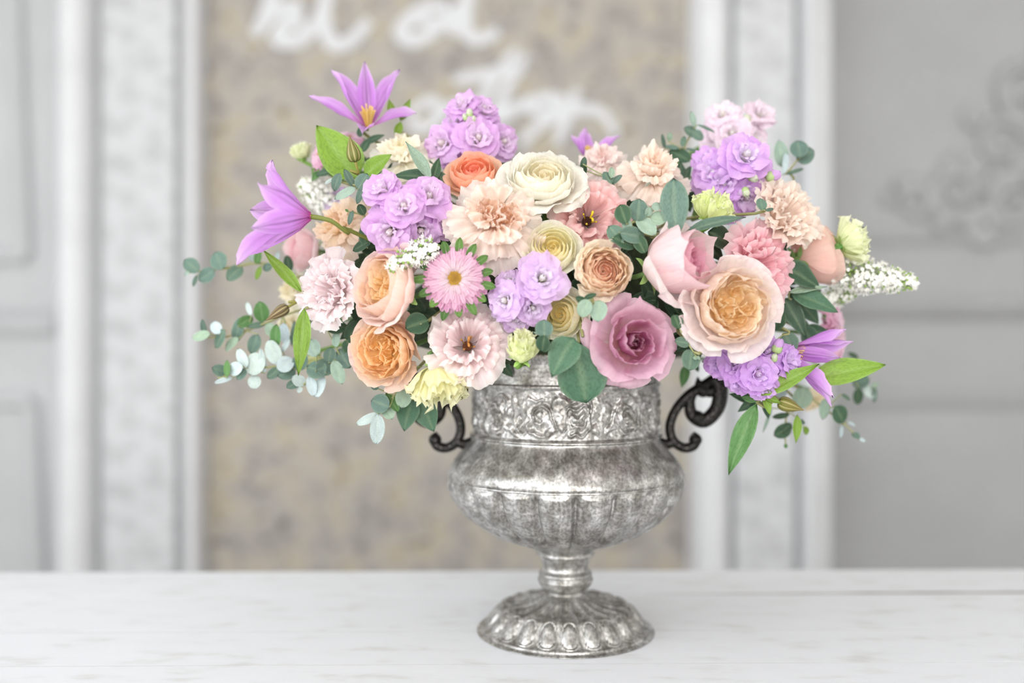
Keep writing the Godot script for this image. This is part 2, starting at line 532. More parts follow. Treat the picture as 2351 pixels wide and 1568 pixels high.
# ---------------------------------------------------------------- the table
func build_table() -> void:
	var o := thing("table", "white painted plank table with worn joints under the silver urn", "table", Vector3(0, 0, -0.75))
	o.rotation.y = 0.0135
	var edges := [1.192, 1.079, 0.944, 0.8465, 0.735, 0.62, 0.50, 0.38]
	for k in edges.size() - 1:
		# each plank: a long board with eased edges; the gaps open towards the right
		var z0: float = -edges[k] + 0.75
		var z1: float = -edges[k + 1] + 0.75
		var gap_l := 0.0007
		var gap_r: float = [0.0, 0.0080, 0.0016, 0.0016, 0.001, 0.001, 0.001, 0.001][k + 1]
		var P := PackedVector3Array()
		var e := 0.0003
		var nx := 60
		for q in 12:
			for i in nx + 1:
				var x := lerpf(-1.15, 1.15, float(i) / nx)
				var wgap := lerpf(gap_l, gap_r, smoothstep(0.0, 0.55, x)) * (1.0 + 0.5 * wob.get_noise_2d(x * 14.0, k * 9.0))
				var za := z0
				var zb := z1 - maxf(wgap, 0.0004)
				var prof := [Vector2(za, -0.032), Vector2(za, -e), Vector2(za + e * 0.35, -e * 0.3), Vector2(za + e, 0), Vector2(za + e * 2.0, 0), Vector2(lerpf(za, zb, 0.35), 0), Vector2(lerpf(za, zb, 0.7), 0), Vector2(zb - e * 2.0, 0), Vector2(zb - e, 0), Vector2(zb - e * 0.35, -e * 0.3), Vector2(zb, -e), Vector2(zb, -0.032)]
				P.append(Vector3(x, TABLE + prof[q].y, prof[q].x))
		part("plank", surface(P, PackedColorArray(), 11, nx), mats.white_paint, o)
	for k in range(1, edges.size() - 1):
		var dirt := box(Vector3(2.28, 0.004, 0.012 if k == 1 else 0.0016), Vector3.ZERO, 0.0003)
		part("joint_filler", dirt[0], mats.joint_dirt if k == 1 else mats.joint_paint, o, Transform3D(Basis(), Vector3(0, TABLE - (0.0024 if k == 1 else 0.0019), -edges[k] + 0.75 - (0.003 if k == 1 else 0.0003))))
	var z_back := -1.17 + 0.75
	var z_front := -0.40 + 0.75
	for z in [z_back, z_front]:
		part("apron", box(Vector3(2.1, 0.1, 0.025), Vector3.ZERO)[0], mats.white_paint, o, Transform3D(Basis(), Vector3(0, TABLE - 0.082, z)))
		for x in [-1.05, 1.05]:
			part("leg", box(Vector3(0.07, TABLE - 0.032, 0.07), Vector3.ZERO)[0], mats.white_paint, o, Transform3D(Basis(), Vector3(x, (TABLE - 0.032) / 2, z * 0.92)))
	for x in [-1.05, 1.05]:
		part("apron", box(Vector3(0.025, 0.1, 0.72), Vector3.ZERO)[0], mats.white_paint, o, Transform3D(Basis(), Vector3(x, TABLE - 0.082, (z_back + z_front) / 2)))

# ---------------------------------------------------------------- the urn
func build_urn() -> void:
	var u := thing("urn", "antique silver footed urn with embossed band and scroll handles on the table", "urn", AXIS)
	var s := 1.0 / 2263.0
	# foot
	var fp := smooth_profile([Vector2(2, 0), Vector2(188, 0), Vector2(192, 5), Vector2(190, 10), Vector2(182, 13), Vector2(168, 24), Vector2(152, 45), Vector2(143, 56), Vector2(132, 58), Vector2(108, 60), Vector2(80, 66), Vector2(56, 77), Vector2(44, 84)], 8)
	for k in fp.size():
		fp[k] *= s
	part("foot", lathe(fp, 288, Color.WHITE, foot_shape), mats.silver, u)
	var sp := smooth_profile([Vector2(44, 82), Vector2(40, 88), Vector2(44, 93), Vector2(56, 101), Vector2(62, 112), Vector2(63, 118), Vector2(60, 124), Vector2(61, 128), Vector2(60, 133), Vector2(53, 140), Vector2(52, 150), Vector2(56, 162), Vector2(60, 170), Vector2(67, 175), Vector2(66, 181), Vector2(70, 188), Vector2(78, 194)], 6)
	for k in sp.size():
		sp[k] *= s
	part("stem", lathe(sp, 64), mats.silver, u)
	var bp := smooth_profile([Vector2(60, 190), Vector2(92, 197), Vector2(140, 214), Vector2(186, 237), Vector2(226, 268), Vector2(254, 304), Vector2(266, 336), Vector2(268, 350), Vector2(269, 353), Vector2(270, 358), Vector2(266, 374), Vector2(254, 394), Vector2(236, 414), Vector2(221, 430), Vector2(214, 440), Vector2(213, 446)], 7)
	for k in bp.size():
		bp[k] *= s
	part("bowl", lathe(bp, 320, Color.WHITE, bowl_shape), mats.silver, u)
	var np := PackedVector2Array()
	np.append(Vector2(212, 444) * s)
	np.append(Vector2(219, 445) * s)
	np.append(Vector2(220, 450) * s)
	np.append(Vector2(214, 453) * s)
	for k in 47:
		var t := k / 46.0
		np.append(Vector2(210 - 5.0 * sin(PI * t) + 3.0 * t, 454 + 106 * t) * s)
	np.append(Vector2(216, 562) * s)
	np.append(Vector2(217, 567) * s)
	np.append(Vector2(213, 570) * s)
	part("relief_band", lathe(np, 560, Color.WHITE, band_shape), mats.silver, u)
	var rp := smooth_profile([Vector2(212, 568), Vector2(213, 590), Vector2(217, 612), Vector2(222, 622), Vector2(226, 628), Vector2(225, 634), Vector2(218, 636), Vector2(210, 630), Vector2(206, 610), Vector2(203, 560), Vector2(200, 480)], 5)
	for k in rp.size():
		rp[k] *= s
	part("rim", lathe(rp, 128), mats.silver, u)
	for side in [1.0, -1.0]:
		handle(u, side)

func foot_shape(r: float, h: float, a: float, k: int) -> Vector2:
	var s := 1.0 / 2263.0
	var R := r / s
	if R > 140 and R < 186 and k > 28:      # a ring of eggs
		var t := (R - 140.0) / 44.0
		var x := fposmod(a * 22.0 / TAU, 1.0) - 0.5
		var y := t - 0.52
		var q := x * x / 0.115 + y * y / 0.17
		var lift := 0.0
		if q < 1.0:
			lift = sqrt(1.0 - q) * 10.0 * s
		elif q < 1.9:
			lift = 2.6 * s * sin(PI * (q - 1.0) / 0.9)
		return Vector2(r + lift * 0.55, h + lift * 0.8)
	if R <= 140:                             # flutes
		var g := sin(PI * clampf((R - 44.0) / 60.0, 0, 1) * 0.5) * clampf((141.0 - R) / 8.0, 0.0, 1.0)
		var x2 := absf(sin(a * 11.0))
		return Vector2(r, h + g * (pow(1.0 - x2, 2.0) * 9.0 - 4.0) * s)
	return Vector2(r, h)

func bowl_shape(r: float, h: float, a: float, _k: int) -> Vector2:
	var s := 1.0 / 2263.0
	var H := h / s
	if H < 352.0:
		var x := absf(sin(a * 10.0 + 0.25))
		var g := smoothstep(352.0, 338.0, H) * smoothstep(185.0, 215.0, H)
		var groove := exp(-pow(x / 0.17, 2.0))
		return Vector2(r * (1.0 + g * (0.032 * (x - 0.4) - 0.060 * groove)), h)
	var dent := exp(-pow((H - 355.0) / 2.5, 2.0))
	return Vector2(r - dent * 2.5 * s + 0.0009 * wob.get_noise_3d(cos(a) * 5.0, sin(a) * 5.0, H * 0.02), h)

func band_shape(r: float, h: float, a: float, k: int) -> Vector2:
	if k < 4 or k > 50:
		return Vector2(r, h)
	var t := (k - 4) / 46.0
	var x := fposmod(a * 7.0 / TAU + 0.62, 1.0) * 2.0 - 1.0       # seven motifs round the neck
	var z := 0.0
	x += 0.20 * wob.get_noise_3d(cos(a) * 5.0, sin(a) * 5.0, t * 1.6)
	var y := (t - 0.5) * 1.0 + 0.16 * wob.get_noise_3d(cos(a) * 5.0 + 9.0, sin(a) * 5.0, t * 1.6)
	for side in [-1.0, 1.0]:
		var dx: float = (x - side * 0.42) * 1.05
		var dy: float = y + 0.05
		var d := sqrt(dx * dx + dy * dy)
		if d < 0.46:
			var th := atan2(dy, dx * side)
			var c := 0.5 + 0.5 * cos(TAU * (d / 0.19) - th)
			z = maxf(z, pow(c, 1.5) * smoothstep(0.46, 0.36, d))
		if d < 0.09:
			z = maxf(z, sqrt(1.0 - d * d / 0.0081) * 1.2)
	for cx in [0.0, 1.0, -1.0]:
		var ux: float = x - cx
		var uy := y + 0.48
		var d2 := sqrt(ux * ux + uy * uy)
		var an := atan2(ux, uy)
		if d2 > 0.1 and absf(an) < 1.1:
			var reach := 0.95 - 0.42 * absf(an)
			var leaf := pow(absf(cos(an * 4.2)), 0.8) * smoothstep(reach, reach - 0.18, d2) * smoothstep(0.08, 0.2, d2)
			z = maxf(z, leaf * (0.85 if cx == 0.0 else 0.7))
	z += 0.25 * wob.get_noise_3d(cos(a) * 14.0, sin(a) * 14.0, t * 6.0)
	z *= smoothstep(0.0, 0.07, t) * smoothstep(1.0, 0.93, t)
	return Vector2(r + z * 0.0038, h)

func handle(u: Node3D, side: float) -> void:
	var at := func(x: float, y: float, z := 0.0) -> Vector3: return Vector3(side * (x - 1297.0) / 2263.0, (1445.0 - y) / 2263.0, z)
	var k := 1.0 / 2263.0
	var list := []
	# main S stroke from the foliate top down to the ball
	list.append([tube([at.call(1648, 858), at.call(1618, 884), at.call(1580, 908), at.call(1550, 942), at.call(1537, 980), at.call(1545, 1012), at.call(1568, 1028), at.call(1590, 1024), at.call(1598, 1008), at.call(1588, 998)], [8 * k, 13 * k, 12 * k, 11 * k, 11 * k, 11 * k, 11 * k, 12 * k, 11 * k, 9 * k], 12, Color.WHITE, 5)])
	# the leafy inner scroll round an eye
	list.append([tube([at.call(1640, 864), at.call(1652, 896), at.call(1645, 938), at.call(1616, 966), at.call(1588, 952), at.call(1583, 922), at.call(1592, 898)], [15 * k, 18 * k, 17 * k, 17 * k, 15 * k, 12 * k, 11 * k], 12, Color.WHITE, 5, 0.8)])
	for b in [[1600, 960, 18], [1613, 897, 16], [1628, 898, 15], [1656, 888, 14], [1646, 876, 14], [1604, 882, 10], [1596, 1010, 15], [1655, 916, 13], [1640, 950, 13]]:
		var sp := SphereMesh.new()
		sp.radius = b[2] * k
		sp.height = 2.0 * b[2] * k
		sp.radial_segments = 14
		sp.rings = 8
		list.append([sp, Transform3D(Basis(), at.call(b[0], b[1]))])
	# the spur and the foot that meets the shoulder
	list.append([tube([at.call(1604, 890), at.call(1602, 876), at.call(1601, 866)], [9 * k, 6 * k, 2 * k], 8, Color.WHITE, 3)])
	list.append([tube([at.call(1548, 1014), at.call(1530, 1020), at.call(1512, 1018)], [11 * k, 12 * k, 16 * k], 10, Color.WHITE, 4)])
	var h := part("handle", join(list), mats.pewter, u)
	h.set_meta("label", "dark pewter scroll handle")

func build_foam() -> void:  # added foam backing that makes the gaps between the heads dark
	var o := thing("foam_backing", "dark green foam mound added as backing for the dark gaps between the flower heads", "dark_foam", Vector3(0.056, 1.0, -0.95))
	var P := PackedVector3Array()
	for i in 25:
		for j in 49:
			var th := PI * i / 24.0
			var a := TAU * (j % 48) / 48.0
			var v := Vector3(sin(th) * cos(a), cos(th), sin(th) * sin(a))
			var n := 1.0 + 0.10 * wob.get_noise_3dv(v * 4.0)
			var q := v * n * Vector3(0.165, 0.135, 0.10)
			if v.y < 0.0:
				q = v * n * Vector3(0.165, 0.04, 0.10)
				var f := clampf(-v.y * 2.0, 0, 1)
				q.x = lerpf(q.x, clampf(q.x, -0.08, 0.08), f)
			P.append(q + Vector3(0, 0.04, 0))
	part("mound", surface(P, PackedColorArray(), 24, 48, PackedVector2Array(), true), mats.dark_foam, o)

# ---------------------------------------------------------------- petals and leaves
func petal(o: Dictionary) -> ArrayMesh:
	# p: four (radius, height) control points of the petal's middle line; a: half angle it spans round the flower,
	# or w: half width of a straight blade. c: colours from base to tip; e: colour of the edge
	var nu: int = o.get("nu", 9)
	var nv: int = o.get("nv", 10)
	var p: Array = o.p
	var p0: Vector2 = p[0]
	var p1: Vector2 = p[1]
	var p2: Vector2 = p[2]
	var p3: Vector2 = p[3]
	var size := (p3 - p0).length() + 0.3 * (p2 - p1).length()
	var wide: float = o.get("w", 0.0)
	var half: float = o.get("a", 0.6)
	var wb: float = o.get("wb", 0.25)
	var um: float = o.get("um", 0.7)
	var narrow: float = o.get("narrow", 0.0)
	var rnd: float = o.get("round", 0.22)
	var rpow: float = o.get("rpow", 3.0)
	var notch: float = o.get("notch", 0.0)
	var tip: float = o.get("tip", 0.0)
	var teeth: float = o.get("teeth", 0.0)
	var nt: float = o.get("nt", 7.0)
	var ruff: float = o.get("ruff", 0.0) * size
	var rf: float = o.get("rf", 3.0)
	var warp: float = o.get("warp", 0.05) * size
	var cup: float = o.get("cup", 0.0) * size
	var roll: float = o.get("roll", 0.0) * size
	var spiral: float = o.get("spiral", 0.0)
	var lance: bool = o.get("lance", false)
	var c: Array = o.c
	var edge: Color = o.get("e", c[c.size() - 1])
	var ek: float = o.get("ek", 0.0)
	var stripe: float = o.get("stripe", 0.0)
	var sc: Color = o.get("sc", edge)
	var off := rng.randf() * 500.0
	var ph := rng.randf() * TAU
	var P := PackedVector3Array()
	var C := PackedColorArray()
	var UV := PackedVector2Array()
	P.resize((nu + 1) * (nv + 1))
	C.resize(P.size())
	UV.resize(P.size())
	var last := c.size() - 1
	var tooth := PackedFloat32Array()
	tooth.resize(nv + 1)
	for j in nv + 1:
		tooth[j] = rng.randf() if j % 2 else rng.randf() * 0.3
	var k := 0
	for i in nu + 1:
		var u := float(i) / nu
		for j in nv + 1:
			var v := 2.0 * j / nv - 1.0
			var av := absf(v)
			var reach := 1.0
			if not lance:
				reach -= rnd * pow(av, rpow) + notch * exp(-v * v / 0.03)
				reach += tip * exp(-v * v / 0.02)
				reach += teeth * (tooth[j] - 0.4 + 0.5 * wob.get_noise_2d(v * nt, off)) 
			var uu := u * reach
			var wf := 0.0
			if lance:
				wf = maxf(sin(PI * pow(u, um)), 0.0)
				wf = pow(wf, narrow if narrow > 0 else 0.8)
				wf = maxf(wf, wb * (1.0 - u))
			else:
				wf = wb + (1.0 - wb) * sin(minf(uu / um, 1.0) * PI / 2)
				if uu > um and narrow > 0.0:
					wf *= 1.0 - narrow * pow((uu - um) / (1.0 - um), 2.0)
			var q := 1.0 - uu
			var m := p0 * (q * q * q) + p1 * (3 * q * q * uu) + p2 * (3 * q * uu * uu) + p3 * (uu * uu * uu)
			var t := (p1 - p0) * (q * q) + (p2 - p1) * (2 * q * uu) + (p3 - p2) * (uu * uu)
			t = t.normalized()
			var n := Vector2(-t.y, t.x)
			var vw := v * wf if lance else v
			var d := ruff * uu * uu * (wf if lance else 1.0) * sin(rf * v * PI + ph) * (0.5 + 0.5 * av) + ruff * 0.5 * uu * uu * sin(rf * 2.3 * v * PI + ph * 3.0)
			d += warp * uu * wob.get_noise_3d(uu * 1.6 + off, vw * 1.5, off)
			d += cup * v * v * uu * (wf * 1.3 if lance else 1.0)
			if roll != 0.0 and uu > 0.72:
				var rr := (uu - 0.72) / 0.28
				d -= roll * rr * rr
			m += n * d
			var r := m.x * (1.0 + spiral * v)
			if wide > 0.0:
				P[k] = Vector3(r, m.y, wide * wf * v)
			else:
				var f := half * wf * v
				P[k] = Vector3(r * cos(f), m.y, r * sin(f))
			var g := uu * last
			var gi := mini(int(g), last - 1) if last > 0 else 0
			var cc: Color = (c[gi] as Color).lerp(c[mini(gi + 1, last)], g - gi)
			if ek > 0.0:
				cc = cc.lerp(edge, ek * maxf(smoothstep(0.80, 1.0, uu), smoothstep(0.75, 1.0, av) * uu))
			if stripe > 0.0:
				cc = cc.lerp(sc, stripe * (exp(-v * v / 0.016) + 0.8 * exp(-pow(av - 0.38, 2) / 0.006)) * (1.0 - 0.45 * u))
			var bright := 1.0 + 0.05 * wob.get_noise_2d(uu * 3.0 + off, v * 3.0)
			var lr := pow(cc.r, LIFT)
			var lg := pow(cc.g, LIFT)
			var lb := pow(cc.b, LIFT)
			var lum := lr * 0.3 + lg * 0.55 + lb * 0.15
			C[k] = Color(clampf(lerpf(lum, lr, RICH) * bright, 0.0, 0.97), clampf(lerpf(lum, lg, RICH) * bright, 0.0, 0.97), clampf(lerpf(lum, lb, RICH) * bright, 0.0, 0.97))
			UV[k] = Vector2(v * 0.5 + 0.5 + off, u)
			k += 1
	return surface(P, C, nu, nv, UV)

func turned(az: float, tilt := 0.0, off := Vector3.ZERO) -> Transform3D:
	return Transform3D(Basis(Vector3.UP, az) * Basis(Vector3.BACK, tilt), off)

func leaf_mesh(L: float, W: float, o := {}) -> ArrayMesh:
	# along +Y, across X, facing +Z
	var nu := 10
	var nv := 8
	var kind: String = o.get("kind", "round")
	var bend: float = o.get("bend", 0.4)
	var fold: float = o.get("fold", 0.12)
	var wave: float = o.get("wave", 0.03)
	var c: Color = o.c
	var mid: Color = o.get("mid", c.lerp(col(190, 205, 160), 0.35))
	var rim: Color = o.get("rim", c.lerp(col(190, 205, 170), 0.22))
	var off := rng.randf() * 300.0
	var P := PackedVector3Array()
	var C := PackedColorArray()
	var UV := PackedVector2Array()
	var y := 0.0
	var z := 0.0
	for i in nu + 1:
		var u := float(i) / nu
		if i > 0:
			var a := bend * (u - 0.3)
			y += cos(a) * L / nu
			z -= sin(a) * L / nu
		var w := 0.0
		match kind:
			"round": w = pow(maxf(sin(PI * pow(u, 0.92)), 0.0), 0.55)
			"ovate": w = pow(maxf(sin(PI * pow(u, 0.66)), 0.0), 0.85)
			"spoon": w = pow(maxf(sin(PI * pow(u, 1.25)), 0.0), 0.62)
			_: w = pow(maxf(sin(PI * pow(u, 0.78)), 0.0), 1.0)
		w = maxf(w, 0.04 * (1.0 - u)) * W / 2
		for j in nv + 1:
			var v := 2.0 * j / nv - 1.0
			P.append(Vector3(v * w, y, z + fold * absf(v) * w + wave * L * wob.get_noise_3d(u * 2.0 + off, v * 1.3, off)))
			var cc := c.lerp(mid, 0.35 * exp(-v * v / 0.006))
			cc = cc.lerp(rim, smoothstep(0.85, 1.0, absf(v)) * 0.5)
			var b := 1.0 + 0.12 * wob.get_noise_2d(u * 2.5 + off, v * 2.0)
			C.append(Color(cc.r * b, cc.g * b, cc.b * b))
			UV.append(Vector2(v * 0.5 + off, u))
	return surface(P, C, nu, nv, UV)

func along(base: Vector3, tip: Vector3, n: Vector3) -> Transform3D:
	var y := (tip - base).normalized()
	var z := (n - y * y.dot(n)).normalized()
	return Transform3D(Basis(y.cross(z), y, z), base)

# ---------------------------------------------------------------- flower heads
func head(called: String, label: String, category: String, x: float, y: float, rpx: float, d: float, face: Vector3, depth: float, group := "") -> Array:
	# a thing whose +Y looks along face; the middle of its bloom lies at the given point. Returns [thing, radius]
	var R := rpx * d / F
	var n := face.normalized()
	var o := thing(called, label, category, px(x, y, d) - n * depth * R, group)
	o.basis = frame(n)
	return [o, R]

func frame(n: Vector3) -> Basis:
	var s := n.cross(Vector3(0.13, 0.2, 1.0) if absf(n.z) < 0.8 else Vector3.RIGHT).normalized()
	return Basis(s, n, s.cross(n))

func stem(o: Node3D, R: float, c := Color(0.10, 0.19, 0.05), thick := 0.0022, sepals := 5) -> void:
	var aim := core + Vector3(rng.randf_range(-0.03, 0.03), rng.randf_range(-0.05, 0.0), rng.randf_range(-0.03, 0.03))
	var to := o.transform.affine_inverse() * aim
	var mid := o.transform.affine_inverse() * (aim.lerp(o.position, 0.5) + Vector3(0, 0.03, -0.03))
	var pts := [Vector3(0, -0.002, 0), Vector3(0, -R * 0.40, 0), mid, to]
	part("stem", tube(pts, [thick * 1.2, thick, thick, thick], 6, c, 4), mats.stem, o)
	if sepals > 0:
		var cal := smooth_profile([Vector2(0.0005, -R * 0.20), Vector2(R * 0.10, -R * 0.16), Vector2(R * 0.15, -R * 0.05), Vector2(R * 0.12, R * 0.03)], 3)
		part("calyx", lathe(cal, 10, c.lerp(col(120, 150, 80), 0.3)), mats.stem, o)
		for k in sepals:
			var m := petal({"p": [Vector2(R * 0.08, 0), Vector2(R * 0.3, -R * 0.02), Vector2(R * 0.45, R * 0.05), Vector2(R * 0.6, -R * 0.08)], "w": R * 0.10, "lance": true, "um": 0.7, "nu": 6, "nv": 4, "c": [c, col(110, 150, 70)], "warp": 0.05})
			part("sepal", m, mats.leaf, o, turned(TAU * k / sepals + 0.3))

func rose(o: Node3D, R: float, k: Dictionary) -> void:
	var N: int = k.get("n", 30)
	var H: float = k.get("h", 0.95) * R
	var fl0: float = k.get("fl", 0.5)
	var drop: float = k.get("drop", 0.42)
	var pw: float = k.get("p", 0.85)
	var c: Array = k.c        # core, inner, mid, outer
	var base: Color = k.get("base", c[2])
	var t0: float = k.get("t0", 0.0)
	var floor_h: float = k.get("floor", 0.5)
	for i in N:
		var t := lerpf(t0, 1.0, float(i) / (N - 1))
		var Re := R * lerpf(0.055, 1.0, pow(t, pw))
		var fl: float = smoothstep(fl0, 1.0, t) * k.get("open", 1.0)
		var he: float = H * (lerpf(k.get("hc", 0.80), 1.0, sin(t * PI * 0.75)) - drop * fl) * rng.randf_range(0.96, 1.04)
		var jj: float = k.get("jit", 0.06) * (0.4 + t)
		var jit := rng.randf_range(1.0 - jj, 1.0 + jj)
		var g := t * 3.0
		var gi := mini(int(g), 2)
		var tone: Color = (c[gi] as Color).lerp(c[gi + 1], g - gi)
		var bt: Color = base.lerp(tone, 0.35)
		var d := {
			"p": [Vector2(0.04 * R, floor_h * H * (1.0 - t)), Vector2(Re * lerpf(1.1, 0.8, fl) + 0.03 * R, H * lerpf(floor_h * 1.05, 0.04, t)), Vector2(Re * lerpf(1.15, 0.92, fl), he * lerpf(0.62, 0.86, fl)), Vector2(Re * lerpf(0.88, 1.12, fl) * jit, he * lerpf(1.0, 0.93, fl))],
			"a": lerpf(1.75, k.get("wide", 0.82), pow(t, 0.6)), "wb": 0.35, "um": 0.6, "narrow": 0.10, "round": lerpf(0.10, k.get("round", 0.20), t), "rpow": 2.6,
			"tip": k.get("tip", 0.05) * t, "spiral": 0.13 * (1.0 - 0.5 * t), "roll": k.get("roll", 0.06) * smoothstep(0.25, 0.9, t), "warp": k.get("warp", 0.05),
			"ruff": k.get("ruff", 0.0), "rf": 2.2, "cup": -float(k.get("side", 0.04)) * fl, "c": [bt, tone, tone.lerp(k.get("tipc", tone), 0.5)], "e": k.get("e", tone.lightened(0.25)), "ek": k.get("ek", 0.2),
			"nu": 10, "nv": 14 if t > 0.35 else 12,
		}
		part("petal", petal(d), mats.petal, o, turned(i * 2.39996 + rng.randf_range(-0.2, 0.2)))
	if t0 == 0.0:
		stem(o, R)

func garden_rose(o: Node3D, R: float, k: Dictionary) -> void:
	var c: Array = k.c
	var H := R * 0.78
	rose(o, R, {"n": k.get("outer", 15), "h": k.get("oh", 0.78), "t0": 0.52, "fl": k.get("ofl", 0.55), "drop": k.get("odrop", 0.40), "p": 0.9, "hc": 0.9, "wide": k.get("owide", 0.62), "round": 0.17, "tip": 0.04, "roll": 0.05, "warp": k.get("owarp", 0.12), "ruff": 0.025, "c": [c[1], c[1], c[2], c[3]], "base": c[1].lerp(c[2], 0.8), "e": c[3].lightened(0.2), "ek": 0.3})
	# crumpled ring round the heart
	for i in 19:
		var t := rng.randf()
		var Re := R * lerpf(0.40, 0.66, t)
		var he := H * rng.randf_range(0.84, 1.04)
		part("petal", petal({"p": [Vector2(0.12 * R, 0.40 * H), Vector2(Re * 0.8, 0.36 * H), Vector2(Re * 1.05, he * 0.75), Vector2(Re * rng.randf_range(0.84, 1.02), he)], "a": rng.randf_range(0.55, 0.9), "wb": 0.4, "um": 0.6, "round": 0.14, "notch": rng.randf_range(0.0, 0.10), "ruff": 0.035, "rf": 2.4, "warp": 0.13, "spiral": rng.randf_range(0.02, 0.2), "roll": 0.05, "c": [c[0], c[1].lerp(c[0], 0.3 * (1.0 - t)), c[1].lerp(c[2], t)], "e": c[2].lightened(0.15), "ek": 0.4}), mats.petal, o, turned(i * 2.39996 + rng.randf_range(-0.3, 0.3)))
	# quartered heart: five whorls, each a nest of folded petals
	for q in 5:
		var az := q * TAU / 5 + rng.randf_range(-0.2, 0.2)
		var at := Vector3(cos(az), 0, -sin(az)) * R * 0.235
		for i in 4:
			var r2 := R * lerpf(0.04, 0.20, i / 3.0)
			var he2 := H * rng.randf_range(0.76, 0.98)
			part("petal", petal({"p": [Vector2(r2 * 0.1, 0.52 * H), Vector2(r2 * 0.9, 0.50 * H), Vector2(r2 * 1.1, he2 * 0.8), Vector2(r2 * 1.05, he2)], "a": rng.randf_range(0.9, 1.25), "wb": 0.7, "um": 0.5, "round": 0.12, "ruff": 0.03, "rf": 2.0, "warp": 0.12, "spiral": 0.15, "c": [c[0], c[0].lerp(c[1], 0.35), c[1]], "e": c[1].lightened(0.2), "ek": 0.5, "nv": 12}), mats.petal, o, turned(az + (PI if i % 3 == 0 else 0.0) + rng.randf_range(-0.9, 0.9), 0.0, at))
	stem(o, R)

func carnation(o: Node3D, R: float, k: Dictionary) -> void:
	var c: Array = k.c        # core, inner, outer
	var H := R * 0.62
	for row in [[7, 1.0, 0.10, 0.56, 0.0], [5, 0.88, 0.42, 0.62, 0.2], [6, 0.62, 1.02, 0.66, 0.45]]:
		for i in row[0]:
			var Re: float = R * row[1] * rng.randf_range(0.84, 1.10)
			var he: float = H * (row[2] + rng.randf_range(-0.15, 0.22))
			var t: float = row[4]
			var oc: Color = (c[2] as Color).lerp(c[1], t)
			part("petal", petal({"p": [Vector2(0.06 * R, 0.25 * H), Vector2(0.20 * R + Re * 0.12, H * 0.65), Vector2(Re * 0.62, he + H * 0.22), Vector2(Re, he)], "a": row[3] * rng.randf_range(0.8, 1.15), "wb": 0.35, "um": 0.75, "round": 0.14, "rpow": 2.4, "teeth": 0.045, "nt": 14.0, "ruff": 0.06 + 0.07 * t, "rf": 1.6, "warp": 0.22, "spiral": 0.08, "c": [(c[1] as Color).lerp(c[0], 0.4), oc, oc], "e": (c[2] as Color).lightened(0.2), "ek": 0.4, "nu": 11, "nv": 26}), mats.petal, o, turned(i * TAU / row[0] + t * 2.1 + rng.randf_range(-0.3, 0.3), rng.randf_range(-0.12, 0.12)))
	for q in k.get("eyes", 2):
		var az: float = k.get("eye_turn", 1.2) + q * TAU / k.get("eyes", 2)
		var at := Vector3(cos(az), 0, -sin(az)) * R * 0.21
		for i in 8:
			var s := i / 7.0
			var r2 := R * lerpf(0.04, 0.33 if k.get("eyes", 2) > 1 else 0.42, pow(s, 0.8))
			var he2 := H * lerpf(1.12, 1.22, rng.randf()) * lerpf(0.95, 1.08, s)
			part("petal", petal({"p": [Vector2(r2 * 0.25, 0.62 * H), Vector2(r2 * 0.95, 0.56 * H), Vector2(r2 * 1.25, he2 * 0.85), Vector2(r2 * lerpf(0.9, 1.02, s), he2)], "a": lerpf(1.5, 0.62, s), "wb": 0.6, "um": 0.5, "round": 0.10, "teeth": 0.055, "nt": 12.0, "ruff": 0.07, "rf": 2.0, "warp": 0.2, "spiral": 0.15, "c": [c[0], (c[0] as Color).lerp(c[1], 0.3 + 0.7 * s), (c[1] as Color).lerp(c[2], s)], "e": c[2], "ek": 0.5, "nu": 10, "nv": 22}), mats.petal, o, turned(i * 2.4 + rng.randf_range(-0.4, 0.4), 0.0, at))
	stem(o, R, Color(0.10, 0.19, 0.07), 0.0022, 0)

